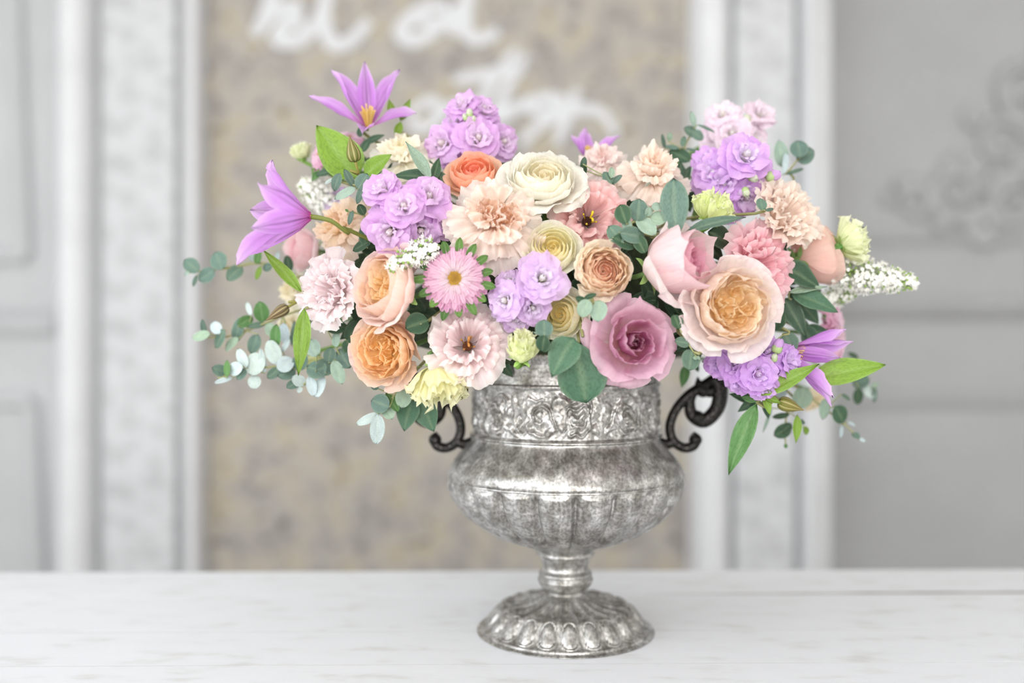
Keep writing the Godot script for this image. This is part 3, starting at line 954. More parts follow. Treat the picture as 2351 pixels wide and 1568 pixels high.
func lisianthus(o: Node3D, R: float, k: Dictionary) -> void:
	var c: Array = k.c        # throat, body, edge
	var close: float = k.get("close", 0.0)
	var H: float = R * lerpf(0.72, 1.35, close)
	var rows := [[5, 1.0, 0.60, 0.74], [5, 0.82, 0.84, 0.74], [4, 0.54, 1.05, 0.92]]
	if k.get("full", false):
		rows = [[6, 1.0, 0.72, 0.64], [6, 0.80, 0.92, 0.70], [5, 0.58, 1.02, 0.82], [4, 0.34, 1.05, 1.05]]
	for q in rows.size():
		var row: Array = rows[q]
		for i in row[0]:
			var Re: float = R * row[1] * lerpf(1.0, 0.62, close) * rng.randf_range(0.93, 1.07)
			var he: float = H * row[2] * rng.randf_range(0.93, 1.06)
			part("petal", petal({"p": [Vector2(0.035 * R, 0), Vector2(Re * lerpf(0.62, 0.95, close), H * 0.02), Vector2(Re * lerpf(0.70, 1.0, close), he * 0.95), Vector2(Re * lerpf(1.12, 0.98, close), he * lerpf(0.92, 1.0, close))], "a": row[3], "wb": 0.35, "um": 0.7, "round": 0.12, "rpow": 2.4, "teeth": k.get("teeth", 0.05), "nt": 10.0, "ruff": k.get("ruff", 0.05) * (1.0 + 0.35 * q), "rf": 2.3, "warp": 0.15, "spiral": 0.12, "roll": k.get("roll", 0.05), "c": [c[0], (c[1] as Color).lerp(c[0], 0.25), c[1], c[1]], "e": c[2], "ek": 0.8, "nu": 11, "nv": 24}), mats.petal, o, turned(i * TAU / row[0] + q * 0.55 + rng.randf_range(-0.12, 0.12)))
	if k.has("eye"):
		var e: Color = k.eye
		part("ovary", lathe(smooth_profile([Vector2(R * 0.10, 0.02 * H), Vector2(R * 0.13, 0.16 * H), Vector2(R * 0.07, 0.28 * H), Vector2(R * 0.03, 0.5 * H), Vector2(0.0004, 0.54 * H)], 3), 12, e), mats.stem, o)
		for s in [-1.0, 1.0]:
			part("stigma", tube([Vector3(0, 0.5 * H, 0), Vector3(s * R * 0.05, 0.66 * H, R * 0.02), Vector3(s * R * 0.11, 0.70 * H, R * 0.03), Vector3(s * R * 0.12, 0.62 * H, R * 0.04)], [R * 0.016, R * 0.028, R * 0.034, R * 0.018], 8, k.get("stamen", col(214, 190, 60)), 4), mats.stem, o)
		for i in 4:
			var a := i * TAU / 4 + 0.5
			var s := Vector3(cos(a), 0, sin(a))
			part("stamen", tube([s * R * 0.05 + Vector3.UP * 0.1 * H, s * R * 0.15 + Vector3.UP * 0.4 * H, s * R * 0.19 + Vector3.UP * 0.5 * H], [R * 0.012, R * 0.012, R * 0.028], 6, k.get("stamen", col(214, 190, 60)).darkened(0.2), 3), mats.stem, o)
	stem(o, R, k.get("stemc", Color(0.10, 0.20, 0.06)), 0.0019, 5 if close > 0.0 else 0)

func floret(parent: Node3D, at: Vector3, n: Vector3, R: float, c: Array, spin: float) -> void:
	# a double stock floret: rings of rounded petals round a pale heart
	var f := Node3D.new()
	f.name = "floret"
	parent.add_child(f, true)
	R *= 1.14
	f.position = at - n * R * 0.25
	f.basis = frame(n) * Basis(Vector3.UP, spin)
	var rows := [[5, 1.0, 0.16, 0.58], [4, 0.82, 0.40, 0.58], [3, 0.56, 0.56, 0.46], [3, 0.30, 0.56, 0.26]]
	for q in 4:
		var row: Array = rows[q]
		for i in row[0]:
			var Re: float = R * row[1] * rng.randf_range(0.88, 1.08)
			var he: float = R * (row[2] + rng.randf_range(-0.16, 0.22))
			var t := q / 3.0
			var oc: Color = (c[0] as Color).lerp(c[1], rng.randf() * 0.7).lerp(c[2], 0.55 * t * t)
			part("petal", petal({"p": [Vector2(0.05 * R, -0.15 * R), Vector2(0.16 * R, 0.25 * R), Vector2(Re * 0.6, he * 1.15), Vector2(Re, he * 0.85)], "w": R * row[3], "wb": 0.2, "um": 0.72, "narrow": 0.12, "round": 0.30, "rpow": 2.4, "notch": 0.05, "ruff": 0.07, "rf": 1.3, "warp": 0.24, "cup": rng.randf_range(-0.12, 0.20), "c": [c[3], (c[2] as Color).lerp(oc, 0.45), oc, oc], "e": (c[1] as Color), "ek": 0.25, "nu": 7, "nv": 8}), mats.petal, f, turned(i * TAU / row[0] + q * 0.7 + rng.randf_range(-0.25, 0.25)))
	for i in 3:
		part("petal", petal({"p": [Vector2(0.02 * R, 0.1 * R), Vector2(0.13 * R, 0.25 * R), Vector2(0.16 * R, 0.45 * R), Vector2(0.03 * R, 0.62 * R)], "w": R * 0.14, "lance": true, "um": 0.9, "nu": 5, "nv": 4, "c": [c[3], c[2]], "cup": 0.3}), mats.petal, f, turned(i * TAU / 3))

func stock(called: String, label: String, x: float, y: float, d: float, c: Array, list: Array, buds := []) -> void:
	var o := thing(called, label, "stock", px(x, y, d + 0.03))
	for e in list:
		floret(o, px(e[0], e[1], d + e[5]) - o.position, Vector3(e[3], e[4], 1.0 if e.size() < 7 else e[6]).normalized(), e[2] * d / F, c, rng.randf() * TAU)
	for b in buds:
		bud_on(o, px(b[0], b[1], d + b[6]) - o.position, Vector3(b[3], b[4], 0.3).normalized(), b[2] * d / F, col(168, 190, 130), c[1] if b[5] else col(214, 226, 190))
	var to := core - o.position
	part("stem", tube([px(x, y, d + 0.02) - o.position, to * 0.5 + Vector3(0, 0.05, -0.03), to], [0.003, 0.003, 0.003], 7, col(96, 128, 70), 4), mats.stem, o)
	for e in list:
		var a: Vector3 = px(e[0], e[1], d + e[5]) - o.position
		part("stalk", tube([a - Vector3(e[3], e[4], 1.0).normalized() * e[2] * d / F * 0.35, a * 0.5 + to * 0.12, to * 0.25], [0.0014, 0.0014, 0.0014], 5, col(110, 140, 80), 3), mats.stem, o)

func bud_on(o: Node3D, at: Vector3, n: Vector3, R: float, c0: Color, c1: Color) -> void:
	# a small closed bud: calyx below, furled petals above
	var b := Node3D.new()
	b.name = "bud"
	o.add_child(b, true)
	b.position = at
	b.basis = frame(n)
	part("calyx", lathe(smooth_profile([Vector2(0.0003, -R), Vector2(R * 0.6, -R * 0.75), Vector2(R * 0.72, -R * 0.2), Vector2(R * 0.6, R * 0.25)], 3), 10, c0), mats.leaf, b)
	for i in 5:
		part("petal", petal({"p": [Vector2(R * 0.3, -R * 0.4), Vector2(R * 0.75, -R * 0.1), Vector2(R * 0.85, R * 0.6), Vector2(R * 0.25, R * 1.15)], "a": 0.9, "wb": 0.5, "nu": 6, "nv": 6, "spiral": 0.12, "c": [c1, c1], "e": c1.lightened(0.2), "ek": 0.4}), mats.petal, b, turned(i * 2.4))

func aster(o: Node3D, R: float, k: Dictionary) -> void:
	var c: Array = k.c        # base, body, tip
	var full: bool = k.get("full", true)
	var rows := [[50, 1.0, -0.06, 0.046], [50, 0.94, 0.05, 0.045], [48, 0.86, 0.14, 0.043], [44, 0.76, 0.21, 0.040], [40, 0.66, 0.26, 0.037], [36, 0.54, 0.30, 0.033], [30, 0.43, 0.32, 0.026]]
	for q in rows.size():
		var row: Array = rows[q]
		var kinds := []
		for v in 5:
			var Re: float = R * row[1] * rng.randf_range(0.93, 1.05)
			var he: float = R * (row[2] + rng.randf_range(-0.02, 0.05))
			kinds.append(petal({"p": [Vector2(0.14 * R, 0.10 * R), Vector2(0.34 * Re, 0.30 * R), Vector2(Re * 0.7, he + 0.10 * R), Vector2(Re, he)], "w": R * row[3] * 1.5, "wb": 0.4, "um": 0.85, "narrow": 0.3, "round": 0.09, "rpow": 2.2, "cup": 0.10, "warp": 0.05, "c": [c[0], (c[0] as Color).lerp(c[1], 0.6 - q * 0.08), (c[1] as Color).lerp(c[0], q * 0.13), (c[2] as Color).lerp(c[0], q * 0.14)], "e": (c[2] as Color).lerp(c[0], q * 0.14), "ek": 0.3, "nu": 6, "nv": 4}))
		for i in row[0]:
			part("ray_petal", kinds[i % 5], mats.petal, o, turned(TAU * i / row[0] + q * 0.37 + rng.randf_range(-0.04, 0.04), rng.randf_range(-0.06, 0.06)))
	part("pale_backing", lathe(smooth_profile([Vector2(0.82 * R, 0.0), Vector2(0.6 * R, 0.13 * R), Vector2(0.36 * R, 0.17 * R), Vector2(0.0004, 0.18 * R)], 4), 28, (c[1] as Color).lerp(c[0], 0.4)), mats.stem, o)  # pale dome added under the rays to keep the gaps from going dark
	if full:
		# disc: many tiny tubular florets, too small to pick apart
		var list := []
		var disk := lathe(smooth_profile([Vector2(R * 0.27, 0.12 * R), Vector2(R * 0.26, 0.24 * R), Vector2(R * 0.15, 0.30 * R), Vector2(0.0003, 0.28 * R)], 3), 20, col(150, 112, 24))
		list.append([disk])
		for i in 150:
			var rr := R * 0.26 * sqrt((i + 0.5) / 150.0)
			var a := i * 2.39996
			var t := rr / (R * 0.26)
			var pos := Vector3(cos(a) * rr, R * (0.29 - 0.05 * t * t), sin(a) * rr)
			var cc := col(168, 124, 24).lerp(col(232, 190, 52), smoothstep(0.35, 1.0, t))
			list.append([tube([pos, pos + Vector3(cos(a) * t * 0.25, 1, sin(a) * t * 0.25) * R * (0.03 + 0.06 * t * rng.randf())], [R * 0.010, R * 0.015], 5, cc, 1)])
		var dm := part("disc", join(list), mats.stem, o)
		dm.set_meta("kind", "stuff")
		dm.set_meta("label", "golden yellow disc of tiny florets")
	for i in 15:
		var g := col(58, 92, 40).lerp(col(92, 128, 54), rng.randf())
		part("bract", leaf_mesh(R * rng.randf_range(0.52, 0.70), R * 0.25, {"kind": "spoon", "c": g, "bend": 0.5, "fold": 0.2}), mats.leaf, o, Transform3D(Basis(Vector3.UP, TAU * i / 15) * Basis(Vector3.RIGHT, -1.25 - rng.randf() * 0.3) , Vector3(0, -0.08 * R, 0)) * Transform3D(Basis(), Vector3(0, R * 0.60, 0)))
	stem(o, R, Color(0.09, 0.17, 0.05), 0.0022, 0)

func clematis(o: Node3D, L: float, list: Array, k := {}) -> void:
	# list: per tepal [azimuth in degrees, opening at the base, opening at the tip, length, half width]
	for e in list:
		var len: float = L * e[3]
		var a1 := deg_to_rad(e[1])
		var a2 := deg_to_rad(e[2])
		var am := (a1 + a2) / 2
		var q0 := Vector2(0.02 * L, 0)
		var q1 := q0 + Vector2(sin(a1), cos(a1)) * len * 0.36
		var q2 := q1 + Vector2(sin(am), cos(am)) * len * 0.34
		var q3 := q2 + Vector2(sin(a2), cos(a2)) * len * 0.32
		var c0 := col(140, 36, 100)
		var c1 := col(178, 112, 198)
		var c2 := col(206, 158, 218)
		part("tepal", petal({"p": [q0, q1, q2, q3], "w": L * e[4], "lance": true, "um": 0.85, "narrow": 0.95, "wb": 0.3, "cup": e[5] if e.size() > 5 else 0.20, "ruff": 0.02, "rf": 2.0, "warp": 0.07, "c": [c0, c1, c1, c2], "e": col(222, 188, 228), "ek": 0.5, "stripe": 1.0, "sc": col(22, 0, 26), "nu": 14, "nv": 14}), mats.petal, o, turned(deg_to_rad(e[0])))
	for i in 22:
		var a := i * 2.4
		var rr := L * (0.02 + 0.05 * sqrt(i / 22.0))
		var s := Vector3(cos(a), 0, sin(a))
		var hh := L * rng.randf_range(0.24, 0.34)
		part("stamen", tube([s * rr * 0.5, s * rr * 1.1 + Vector3.UP * hh * 0.55, s * rr * 1.7 + Vector3.UP * hh], [L * 0.006, L * 0.007, L * 0.011], 5, col(226, 200, 120).lerp(col(206, 166, 64), rng.randf()), 2), mats.stem, o)
	if not k.has("nostem"):
		stem(o, L * 0.4, Color(0.16, 0.17, 0.05), 0.0017, 0)

func spike(called: String, label: String, x0: float, y0: float, x1: float, y1: float, rpx: float, d: float, green := 0.3) -> void:
	# a plume of tiny white flowers: each a few pixels across
	var a := px(x0, y0, d)
	var b := px(x1, y1, d - 0.01)
	var o := thing(called, label, "flower spike", a)
	var dir := (b - a).normalized()
	var L := a.distance_to(b)
	var R := rpx * d / F
	var bs := frame(dir)
	part("stem", tube([core - a, (core - a) * 0.4, Vector3.ZERO, dir * L * 0.96], [0.002, 0.002, 0.0016, 0.0008], 6, col(110, 136, 66), 4), mats.stem, o)
	var bloom := []
	for v in 3:
		var list := []
		for i in 5:
			list.append([petal({"p": [Vector2(0.00008, 0), Vector2(0.0006, 0.0003), Vector2(0.0012, 0.0005), Vector2(0.0017, 0.0004)], "w": 0.0008, "round": 0.3, "nu": 2, "nv": 2, "c": [col(214, 214, 196), col(248, 247, 243)], "warp": 0.1}), turned(i * TAU / 5)])
		for i in 4:
			var s := Vector3(cos(i * 1.6 + v), 1.4, sin(i * 1.6 + v)).normalized() * 0.0026
			list.append([tube([Vector3.ZERO, s], [0.00013, 0.0002], 4, col(250, 248, 240), 1)])
		bloom.append(join(list))
	var ball := lathe(smooth_profile([Vector2(0.0001, 0), Vector2(0.0007, 0.0005), Vector2(0.0008, 0.0012), Vector2(0.0001, 0.0019)], 2), 6, col(132, 162, 74))
	var all := []
	var buds := []
	var n := int(L * R * 330000.0)
	for i in n:
		var t := (i + 0.5) / n
		var az := i * 2.39996
		var r := R * (0.55 + 0.45 * sin(PI * pow(t, 0.7))) * (1.0 - 0.5 * t * t * t) * rng.randf_range(0.5, 1.05)
		var out := bs * Vector3(cos(az), 0, sin(az))
		var pos := dir * L * t + out * r
		var n2 := (out + dir * 0.35).normalized()
		var tr := Transform3D(frame(n2).scaled(Vector3.ONE * rng.randf_range(1.0, 1.6)), pos)
		if rng.randf() < green * (0.3 + 1.2 * absf(t - 0.45)):
			buds.append([ball, tr])
			buds.append([tube([dir * L * t, pos], [0.0002, 0.0002], 4, col(126, 152, 76), 1)])
		else:
			all.append([bloom[i % 3], tr])
			if i % 2:
				all.append([tube([dir * L * t, pos], [0.00025, 0.0002], 4, col(150, 170, 110), 1)])
	part("florets", join(all), mats.tiny, o).set_meta("kind", "stuff")
	if buds.size():
		part("buds", join(buds), mats.tiny, o).set_meta("kind", "stuff")

func clematis_bud(label: String, x0: float, y0: float, x1: float, y1: float, wpx: float, d: float, sx: float, sy: float, c: Color) -> void:
	var a := px(x0, y0, d)
	var b := px(x1, y1, d - 0.003)
	var o := thing("clematis_bud", label, "flower bud", a)
	var L := a.distance_to(b)
	var W := wpx * d / F / 2
	var prof := smooth_profile([Vector2(0.0004, 0), Vector2(W * 0.75, L * 0.06), Vector2(W, L * 0.28), Vector2(W * 0.72, L * 0.58), Vector2(W * 0.26, L * 0.84), Vector2(0.0003, L)], 4)
	var P := PackedVector3Array()
	var C := PackedColorArray()
	for q in prof:
		for j in 41:
			var an := TAU * (j % 40) / 40.0
			var rib := absf(sin(an * 4.0))
			var r := q.x * (1.0 - 0.13 * pow(1.0 - rib, 2.0))
			P.append(Vector3(cos(an) * r, q.y, sin(an) * r))
			C.append(c.lerp(col(206, 196, 140), 0.75 * pow(1.0 - rib, 3.0)).lerp(col(120, 70, 60), 0.35 * q.y / L))
	part("bud", surface(P, C, prof.size() - 1, 40, PackedVector2Array(), true), mats.leaf, o, Transform3D(frame((b - a).normalized()), Vector3.ZERO))
	var s := px(sx, sy, d + 0.01) - a
	part("stem", tube([Vector3.ZERO, s * 0.5 - (b - a) * 0.15, s, (s + core - a) * 0.5 + Vector3(0, 0.04, -0.03), core - a], [0.0015, 0.0014, 0.0014, 0.0014, 0.0014], 6, col(136, 132, 66), 5), mats.stem, o)

# ---------------------------------------------------------------- all the flowers
func depth_at(x: float, y: float) -> float:
	return 0.95 - 0.165 * sqrt(maxf(0.0, 1.0 - pow((x - 1300.0) / 760.0, 2) - pow((y - 690.0) / 470.0, 2)))

func build_flowers() -> void:
	var h: Array
	# roses
	h = head("rose", "open mauve pink rose with deep spiral heart over the urn rim", "rose", 1456, 786, 104, 0.785, Vector3(0.16, 0.06, 1), 0.55)
	rose(h[0], h[1], {"n": 20, "c": [col(84, 20, 48), col(150, 78, 110), col(200, 142, 166), col(220, 180, 196)], "base": col(170, 110, 70), "fl": 0.40, "drop": 0.55, "p": 1.12, "tip": 0.16, "roll": 0.20, "wide": 0.70, "h": 1.05, "side": 0.20, "jit": 0.13, "ruff": 0.025, "floor": 0.15, "e": col(232, 190, 204), "ek": 0.35})  # deep heart colour, with the shade between the inner petals darkened into it
	h = head("rose", "half-open dusty pink rose with creamy outer petals, facing right", "rose", 1540, 612, 92, 0.80, Vector3(1.1, 0.30, 0.85), 0.62)
	rose(h[0], h[1], {"n": 20, "c": [col(176, 92, 118), col(198, 128, 148), col(226, 188, 192), col(246, 234, 229)], "base": col(240, 232, 214), "fl": 0.70, "drop": 0.30, "p": 0.95, "h": 1.45, "hc": 0.92, "roll": 0.14, "tip": 0.12, "wide": 0.95, "side": 0.14, "jit": 0.08, "floor": 0.3, "e": col(226, 172, 186)})
	h = head("rose", "large white rose facing upward at the top of the bouquet", "rose", 1248, 402, 104, 0.82, Vector3(0.02, 0.85, 1), 0.55)
	rose(h[0], h[1], {"n": 36, "c": [col(244, 226, 188), col(243, 235, 210), col(242, 238, 224), col(242, 240, 230)], "base": col(240, 236, 205), "fl": 0.40, "drop": 0.42, "p": 0.8, "h": 0.72, "tip": 0.17, "roll": 0.10, "wide": 0.62, "ruff": 0.02, "warp": 0.09, "jit": 0.08, "e": col(250, 249, 244)})
	h = head("rose", "cream rose with yellow heart right of the peach carnation", "rose", 1267, 572, 66, 0.80, Vector3(-0.08, 0.40, 1), 0.6)
	rose(h[0], h[1], {"n": 32, "c": [col(252, 216, 142), col(250, 228, 172), col(248, 240, 206), col(249, 245, 224)], "fl": 0.7, "drop": 0.25, "p": 0.8, "h": 1.0, "wide": 0.8})
	h = head("rose", "cream rose with yellow heart tucked beside the mauve rose", "rose", 1290, 722, 66, 0.81, Vector3(-0.45, 0.06, 1), 0.6)
	rose(h[0], h[1], {"n": 26, "c": [col(252, 212, 132), col(250, 226, 164), col(248, 240, 206), col(249, 245, 224)], "fl": 0.6, "drop": 0.3, "p": 0.9, "h": 1.0, "wide": 0.85})
	h = head("spray_rose", "small round apricot spray rose in the middle of the bouquet", "rose", 1385, 622, 66, 0.785, Vector3(0.12, 0.10, 1), 0.6)
	rose(h[0], h[1], {"n": 46, "c": [col(255, 164, 136), col(254, 190, 160), col(252, 212, 184), col(250, 224, 196)], "fl": 0.85, "drop": 0.2, "p": 0.72, "h": 0.95, "warp": 0.13, "ruff": 0.02, "jit": 0.1, "wide": 0.75, "ek": 0.55, "e": col(246, 222, 190)})
	h = head("rose", "coral orange rose half hidden behind the peach carnation", "rose", 1086, 396, 68, 0.845, Vector3(-0.15, 0.80, 1), 0.6)
	rose(h[0], h[1], {"n": 26, "c": [col(224, 110, 86), col(236, 136, 104), col(242, 156, 122), col(244, 174, 142)], "fl": 0.6, "drop": 0.35, "p": 0.85, "h": 0.9, "tip": 0.08, "warp": 0.08})
	h = head("garden_rose", "large open peach garden rose with apricot heart at right", "rose", 1680, 705, 120, 0.79, Vector3(0.14, 0.02, 1), 0.42)
	garden_rose(h[0], h[1], {"c": [col(255, 182, 112), col(255, 208, 162), col(254, 216, 200), col(255, 228, 228)]})
	h = head("garden_rose", "blush garden rose with orange heart turned left", "rose", 884, 656, 98, 0.80, Vector3(-0.95, 0.30, 1), 0.60)
	garden_rose(h[0], h[1], {"c": [col(255, 170, 88), col(255, 198, 142), col(253, 204, 184), col(252, 212, 206)], "outer": 15, "oh": 0.98, "ofl": 0.7, "odrop": 0.28, "owide": 0.9, "owarp": 0.07})
	h = head("garden_rose", "apricot orange garden rose lowest on the left side", "rose", 886, 806, 92, 0.815, Vector3(-0.34, -0.02, 1), 0.42)
	garden_rose(h[0], h[1], {"c": [col(255, 162, 82), col(255, 190, 130), col(252, 190, 146), col(248, 190, 176)]})
	h = head("rose", "dusty pink blurred rose at the back left under the clematis", "rose", 702, 572, 52, 0.95, Vector3(-0.9, 0.1, 0.6), 0.5)
	rose(h[0], h[1], {"n": 16, "c": [col(214, 150, 160), col(224, 172, 178), col(232, 192, 194), col(236, 206, 206)], "fl": 0.75, "h": 1.2})
	h = head("rose", "salmon pink rose seen from behind at the right edge", "rose", 1866, 590, 74, 0.90, Vector3(0.9, 0.25, -0.35), 0.6)
	rose(h[0], h[1], {"n": 16, "c": [col(240, 176, 160), col(243, 184, 168), col(244, 186, 172), col(244, 190, 176)], "fl": 0.75, "drop": 0.3, "h": 1.15, "wide": 1.0})
	# carnations
	h = head("carnation", "large peach carnation with ruffled petals left of the white rose", "carnation", 1136, 500, 118, 0.80, Vector3(0.0, 0.22, 1), 0.42)
	carnation(h[0], h[1], {"c": [col(255, 170, 130), col(253, 204, 178), col(253, 224, 212)], "eye_turn": 1.4})
	h = head("carnation", "pale peach carnation right of the white rose", "carnation", 1502, 396, 92, 0.86, Vector3(0.08, 0.75, 1), 0.45)
	carnation(h[0], h[1], {"c": [col(252, 186, 146), col(252, 210, 186), col(252, 222, 208)], "eyes": 1})
	h = head("carnation", "cream carnation at the upper left behind the lavender stock", "carnation", 922, 356, 80, 0.885, Vector3(-0.10, 0.80, 1), 0.45)
	carnation(h[0], h[1], {"c": [col(246, 222, 164), col(248, 232, 196), col(250, 241, 222)], "eyes": 1})
	h = head("carnation", "blurred peach carnation at the far left above the pink lisianthus", "carnation", 782, 522, 84, 0.875, Vector3(-0.6, 0.35, 1), 0.45)
	carnation(h[0], h[1], {"c": [col(255, 186, 120), col(254, 206, 162), col(253, 216, 192)], "eyes": 1})
	h = head("carnation", "pale blush carnation at the back right of the white rose", "carnation", 1386, 368, 60, 0.90, Vector3(0.0, 0.7, 1), 0.45)
	carnation(h[0], h[1], {"c": [col(240, 188, 184), col(246, 210, 204), col(248, 224, 216)], "eyes": 1})
	h = head("carnation", "small cream carnation at the back left beside the lance leaf", "carnation", 672, 664, 46, 0.945, Vector3(-0.6, 0.1, 1), 0.45)
	carnation(h[0], h[1], {"c": [col(248, 220, 160), col(249, 228, 190), col(250, 238, 214)], "eyes": 1})
	h = head("carnation", "cream carnation peeping out below the brown bud at left", "carnation", 668, 748, 44, 0.955, Vector3(-0.5, -0.3, 1), 0.45)
	carnation(h[0], h[1], {"c": [col(248, 220, 160), col(249, 228, 190), col(250, 238, 214)], "eyes": 1})
	h = head("carnation", "small peach bloom low at the right behind the eucalyptus", "carnation", 1868, 922, 38, 1.0, Vector3(0.3, -0.9, 0.5), 0.45)
	carnation(h[0], h[1], {"c": [col(248, 214, 160), col(249, 222, 180), col(250, 228, 196)], "eyes": 1})
	# lisianthus
	h = head("lisianthus", "rose pink lisianthus with dark throat and yellow stigma", "lisianthus", 1358, 496, 92, 0.825, Vector3(0.20, 0.22, 1), 0.5)
	lisianthus(h[0], h[1], {"c": [col(44, 14, 14), col(236, 178, 176), col(245, 212, 206)], "eye": col(60, 34, 26), "stamen": col(214, 186, 40), "roll": 0.12, "ruff": 0.07})
	h = head("lisianthus", "pale pink ruffled lisianthus above the urn rim at left", "lisianthus", 1074, 784, 92, 0.80, Vector3(0.06, 0.30, 1), 0.5)
	lisianthus(h[0], h[1], {"c": [col(60, 22, 16), col(247, 216, 217), col(252, 242, 235)], "eye": col(92, 50, 26), "stamen": col(176, 120, 54), "ruff": 0.09, "roll": 0.10})
	h = head("lisianthus", "pale pink double lisianthus at the left, frilled white edges", "lisianthus", 752, 664, 84, 0.83, Vector3(-0.55, 0.16, 1), 0.5)
	lisianthus(h[0], h[1], {"c": [col(250, 208, 208), col(250, 222, 223), col(253, 242, 240)], "full": true, "ruff": 0.07, "teeth": 0.07})
	h = head("lisianthus", "coral pink double lisianthus behind the big peach garden rose", "lisianthus", 1748, 608, 98, 0.835, Vector3(0.62, 0.20, 1), 0.5)
	lisianthus(h[0], h[1], {"c": [col(240, 136, 154), col(242, 168, 178), col(249, 206, 206)], "full": true, "ruff": 0.07, "teeth": 0.07})
	h = head("lisianthus", "beige pink double lisianthus at the upper right", "lisianthus", 1812, 484, 88, 0.86, Vector3(0.60, 0.50, 1), 0.5)
	lisianthus(h[0], h[1], {"c": [col(238, 200, 180), col(242, 216, 200), col(246, 230, 214)], "full": true, "ruff": 0.06, "teeth": 0.06})
	h = head("lisianthus", "pale yellow frilled lisianthus hanging over the left handle", "lisianthus", 1008, 890, 88, 0.81, Vector3(0.10, -1.0, 0.06), 0.58)
	lisianthus(h[0], h[1], {"c": [col(214, 216, 130), col(238, 234, 180), col(247, 244, 205)], "close": 0.42, "ruff": 0.10, "teeth": 0.09})
	h = head("lisianthus", "lime green half-open lisianthus beside the big grey leaf", "lisianthus", 1640, 466, 64, 0.83, Vector3(0.42, 0.95, 0.15), 0.7)
	lisianthus(h[0], h[1], {"c": [col(190, 208, 116), col(220, 230, 156), col(240, 244, 200)], "close": 0.5, "ruff": 0.09, "teeth": 0.09, "stemc": col(96, 140, 50)})
	h = head("lisianthus", "pale green lisianthus on a bare stem at the far right", "lisianthus", 1968, 550, 62, 0.88, Vector3(0.92, 0.34, -0.02), 0.7)
	lisianthus(h[0], h[1], {"c": [col(196, 212, 140), col(228, 234, 184), col(243, 245, 215)], "close": 0.40, "ruff": 0.09, "teeth": 0.08, "stemc": col(70, 116, 44)})
	h = head("lisianthus_bud", "green closed lisianthus bud hanging over the urn rim", "flower bud", 1200, 792, 54, 0.785, Vector3(0.10, 0.90, 0.75), 0.8)
	lisianthus(h[0], h[1], {"c": [col(196, 212, 130), col(228, 234, 176), col(242, 244, 206)], "close": 1.0, "ruff": 0.0, "teeth": 0.07, "stemc": col(110, 150, 60)})
	h = head("lisianthus_bud", "blurred greenish white lisianthus bud at the far upper left", "flower bud", 690, 342, 32, 0.93, Vector3(-0.35, 0.9, 0.4), 0.7)
	lisianthus(h[0], h[1], {"c": [col(190, 206, 130), col(224, 230, 182), col(244, 245, 222)], "full": true, "close": 0.6, "stemc": col(110, 150, 60)})
	h = head("lisianthus_bud", "pale yellow bud half hidden behind the bright lance leaf at left", "flower bud", 722, 838, 34, 0.94, Vector3(-0.1, -0.8, 0.5), 0.7)
	lisianthus(h[0], h[1], {"c": [col(190, 206, 110), col(232, 236, 176), col(244, 245, 205)], "full": true, "close": 0.5, "stemc": col(110, 150, 60)})
	# asters
	h = head("aster", "pink aster with golden eye and green bracts, front left", "aster", 1045, 640, 80, 0.785, Vector3(-0.02, 0.10, 1), 0.2)
	aster(h[0], h[1], {"c": [col(244, 224, 228), col(240, 188, 214), col(236, 160, 202)]})
	h = head("aster", "blurred pink aster at the upper left beside the large leaf", "aster", 738, 352, 44, 0.915, Vector3(-0.75, 0.35, 0.7), 0.2)
	aster(h[0], h[1], {"c": [col(246, 214, 226), col(244, 190, 212), col(240, 170, 202)]})
	h = head("aster", "blurred pink aster under the upper clematis", "aster", 804, 318, 40, 0.925, Vector3(0.25, 0.95, 0.5), 0.2)
	aster(h[0], h[1], {"c": [col(246, 214, 226), col(244, 190, 212), col(240, 170, 202)]})
	h = head("aster", "blurred pink aster at the right edge behind the purple clematis", "aster", 1918, 762, 78, 0.945, Vector3(1.0, 0.10, 0.55), 0.2)
	aster(h[0], h[1], {"c": [col(246, 214, 226), col(240, 184, 208), col(238, 170, 202)]})
	# clematis
	h = head("clematis", "lavender clematis facing left on a long curved stem", "clematis", 714, 497, 180, 0.80, Vector3(-0.98, -0.02, 0.16), 0.0)
	clematis(h[0], h[1], [[14, 50, 66, 0.98, 0.170, 0.2], [66, 60, 36, 1.26, 0.180, 0.2], [118, 50, 22, 1.20, 0.180, 0.2], [188, 26, 44, 1.10, 0.165, 0.2], [238, 50, 34, 0.90, 0.165, 0.2], [-62, 56, 30, 0.82, 0.165, 0.25]], {"nostem": 1})
	var g := px(714, 497, 0.80)
	part("stem", tube([h[0].transform.affine_inverse() * g, h[0].transform.affine_inverse() * px(760, 507, 0.80), h[0].transform.affine_inverse() * px(800, 535, 0.81), h[0].transform.affine_inverse() * px(838, 545, 0.83), h[0].transform.affine_inverse() * core], [0.0024, 0.0019, 0.0018, 0.0018, 0.0018], 7, col(104, 112, 46), 6), mats.stem, h[0])
	h = head("clematis", "lavender clematis with spread tepals topmost at the left", "clematis", 846, 292, 150, 0.905, Vector3(0.02, 0.86, 0.50), 0.0)
	clematis(h[0], h[1], [[90, 40, 16, 1.0, 0.14], [136, 46, 34, 1.0, 0.14], [42, 46, 40, 1.0, 0.135], [178, 62, 58, 0.95, 0.13], [-4, 66, 84, 0.74, 0.14], [-100, 66, 100, 0.55, 0.13]])
	h = head("clematis", "purple clematis at the back above the white rose", "clematis", 1350, 366, 95, 0.93, Vector3(0.1, 0.9, 0.3), 0.0)
	clematis(h[0], h[1], [[100, 40, 26, 0.85, 0.22, -0.1], [20, 60, 44, 1.0, 0.17], [150, 50, 40, 0.7, 0.2], [-60, 60, 60, 0.6, 0.2]])
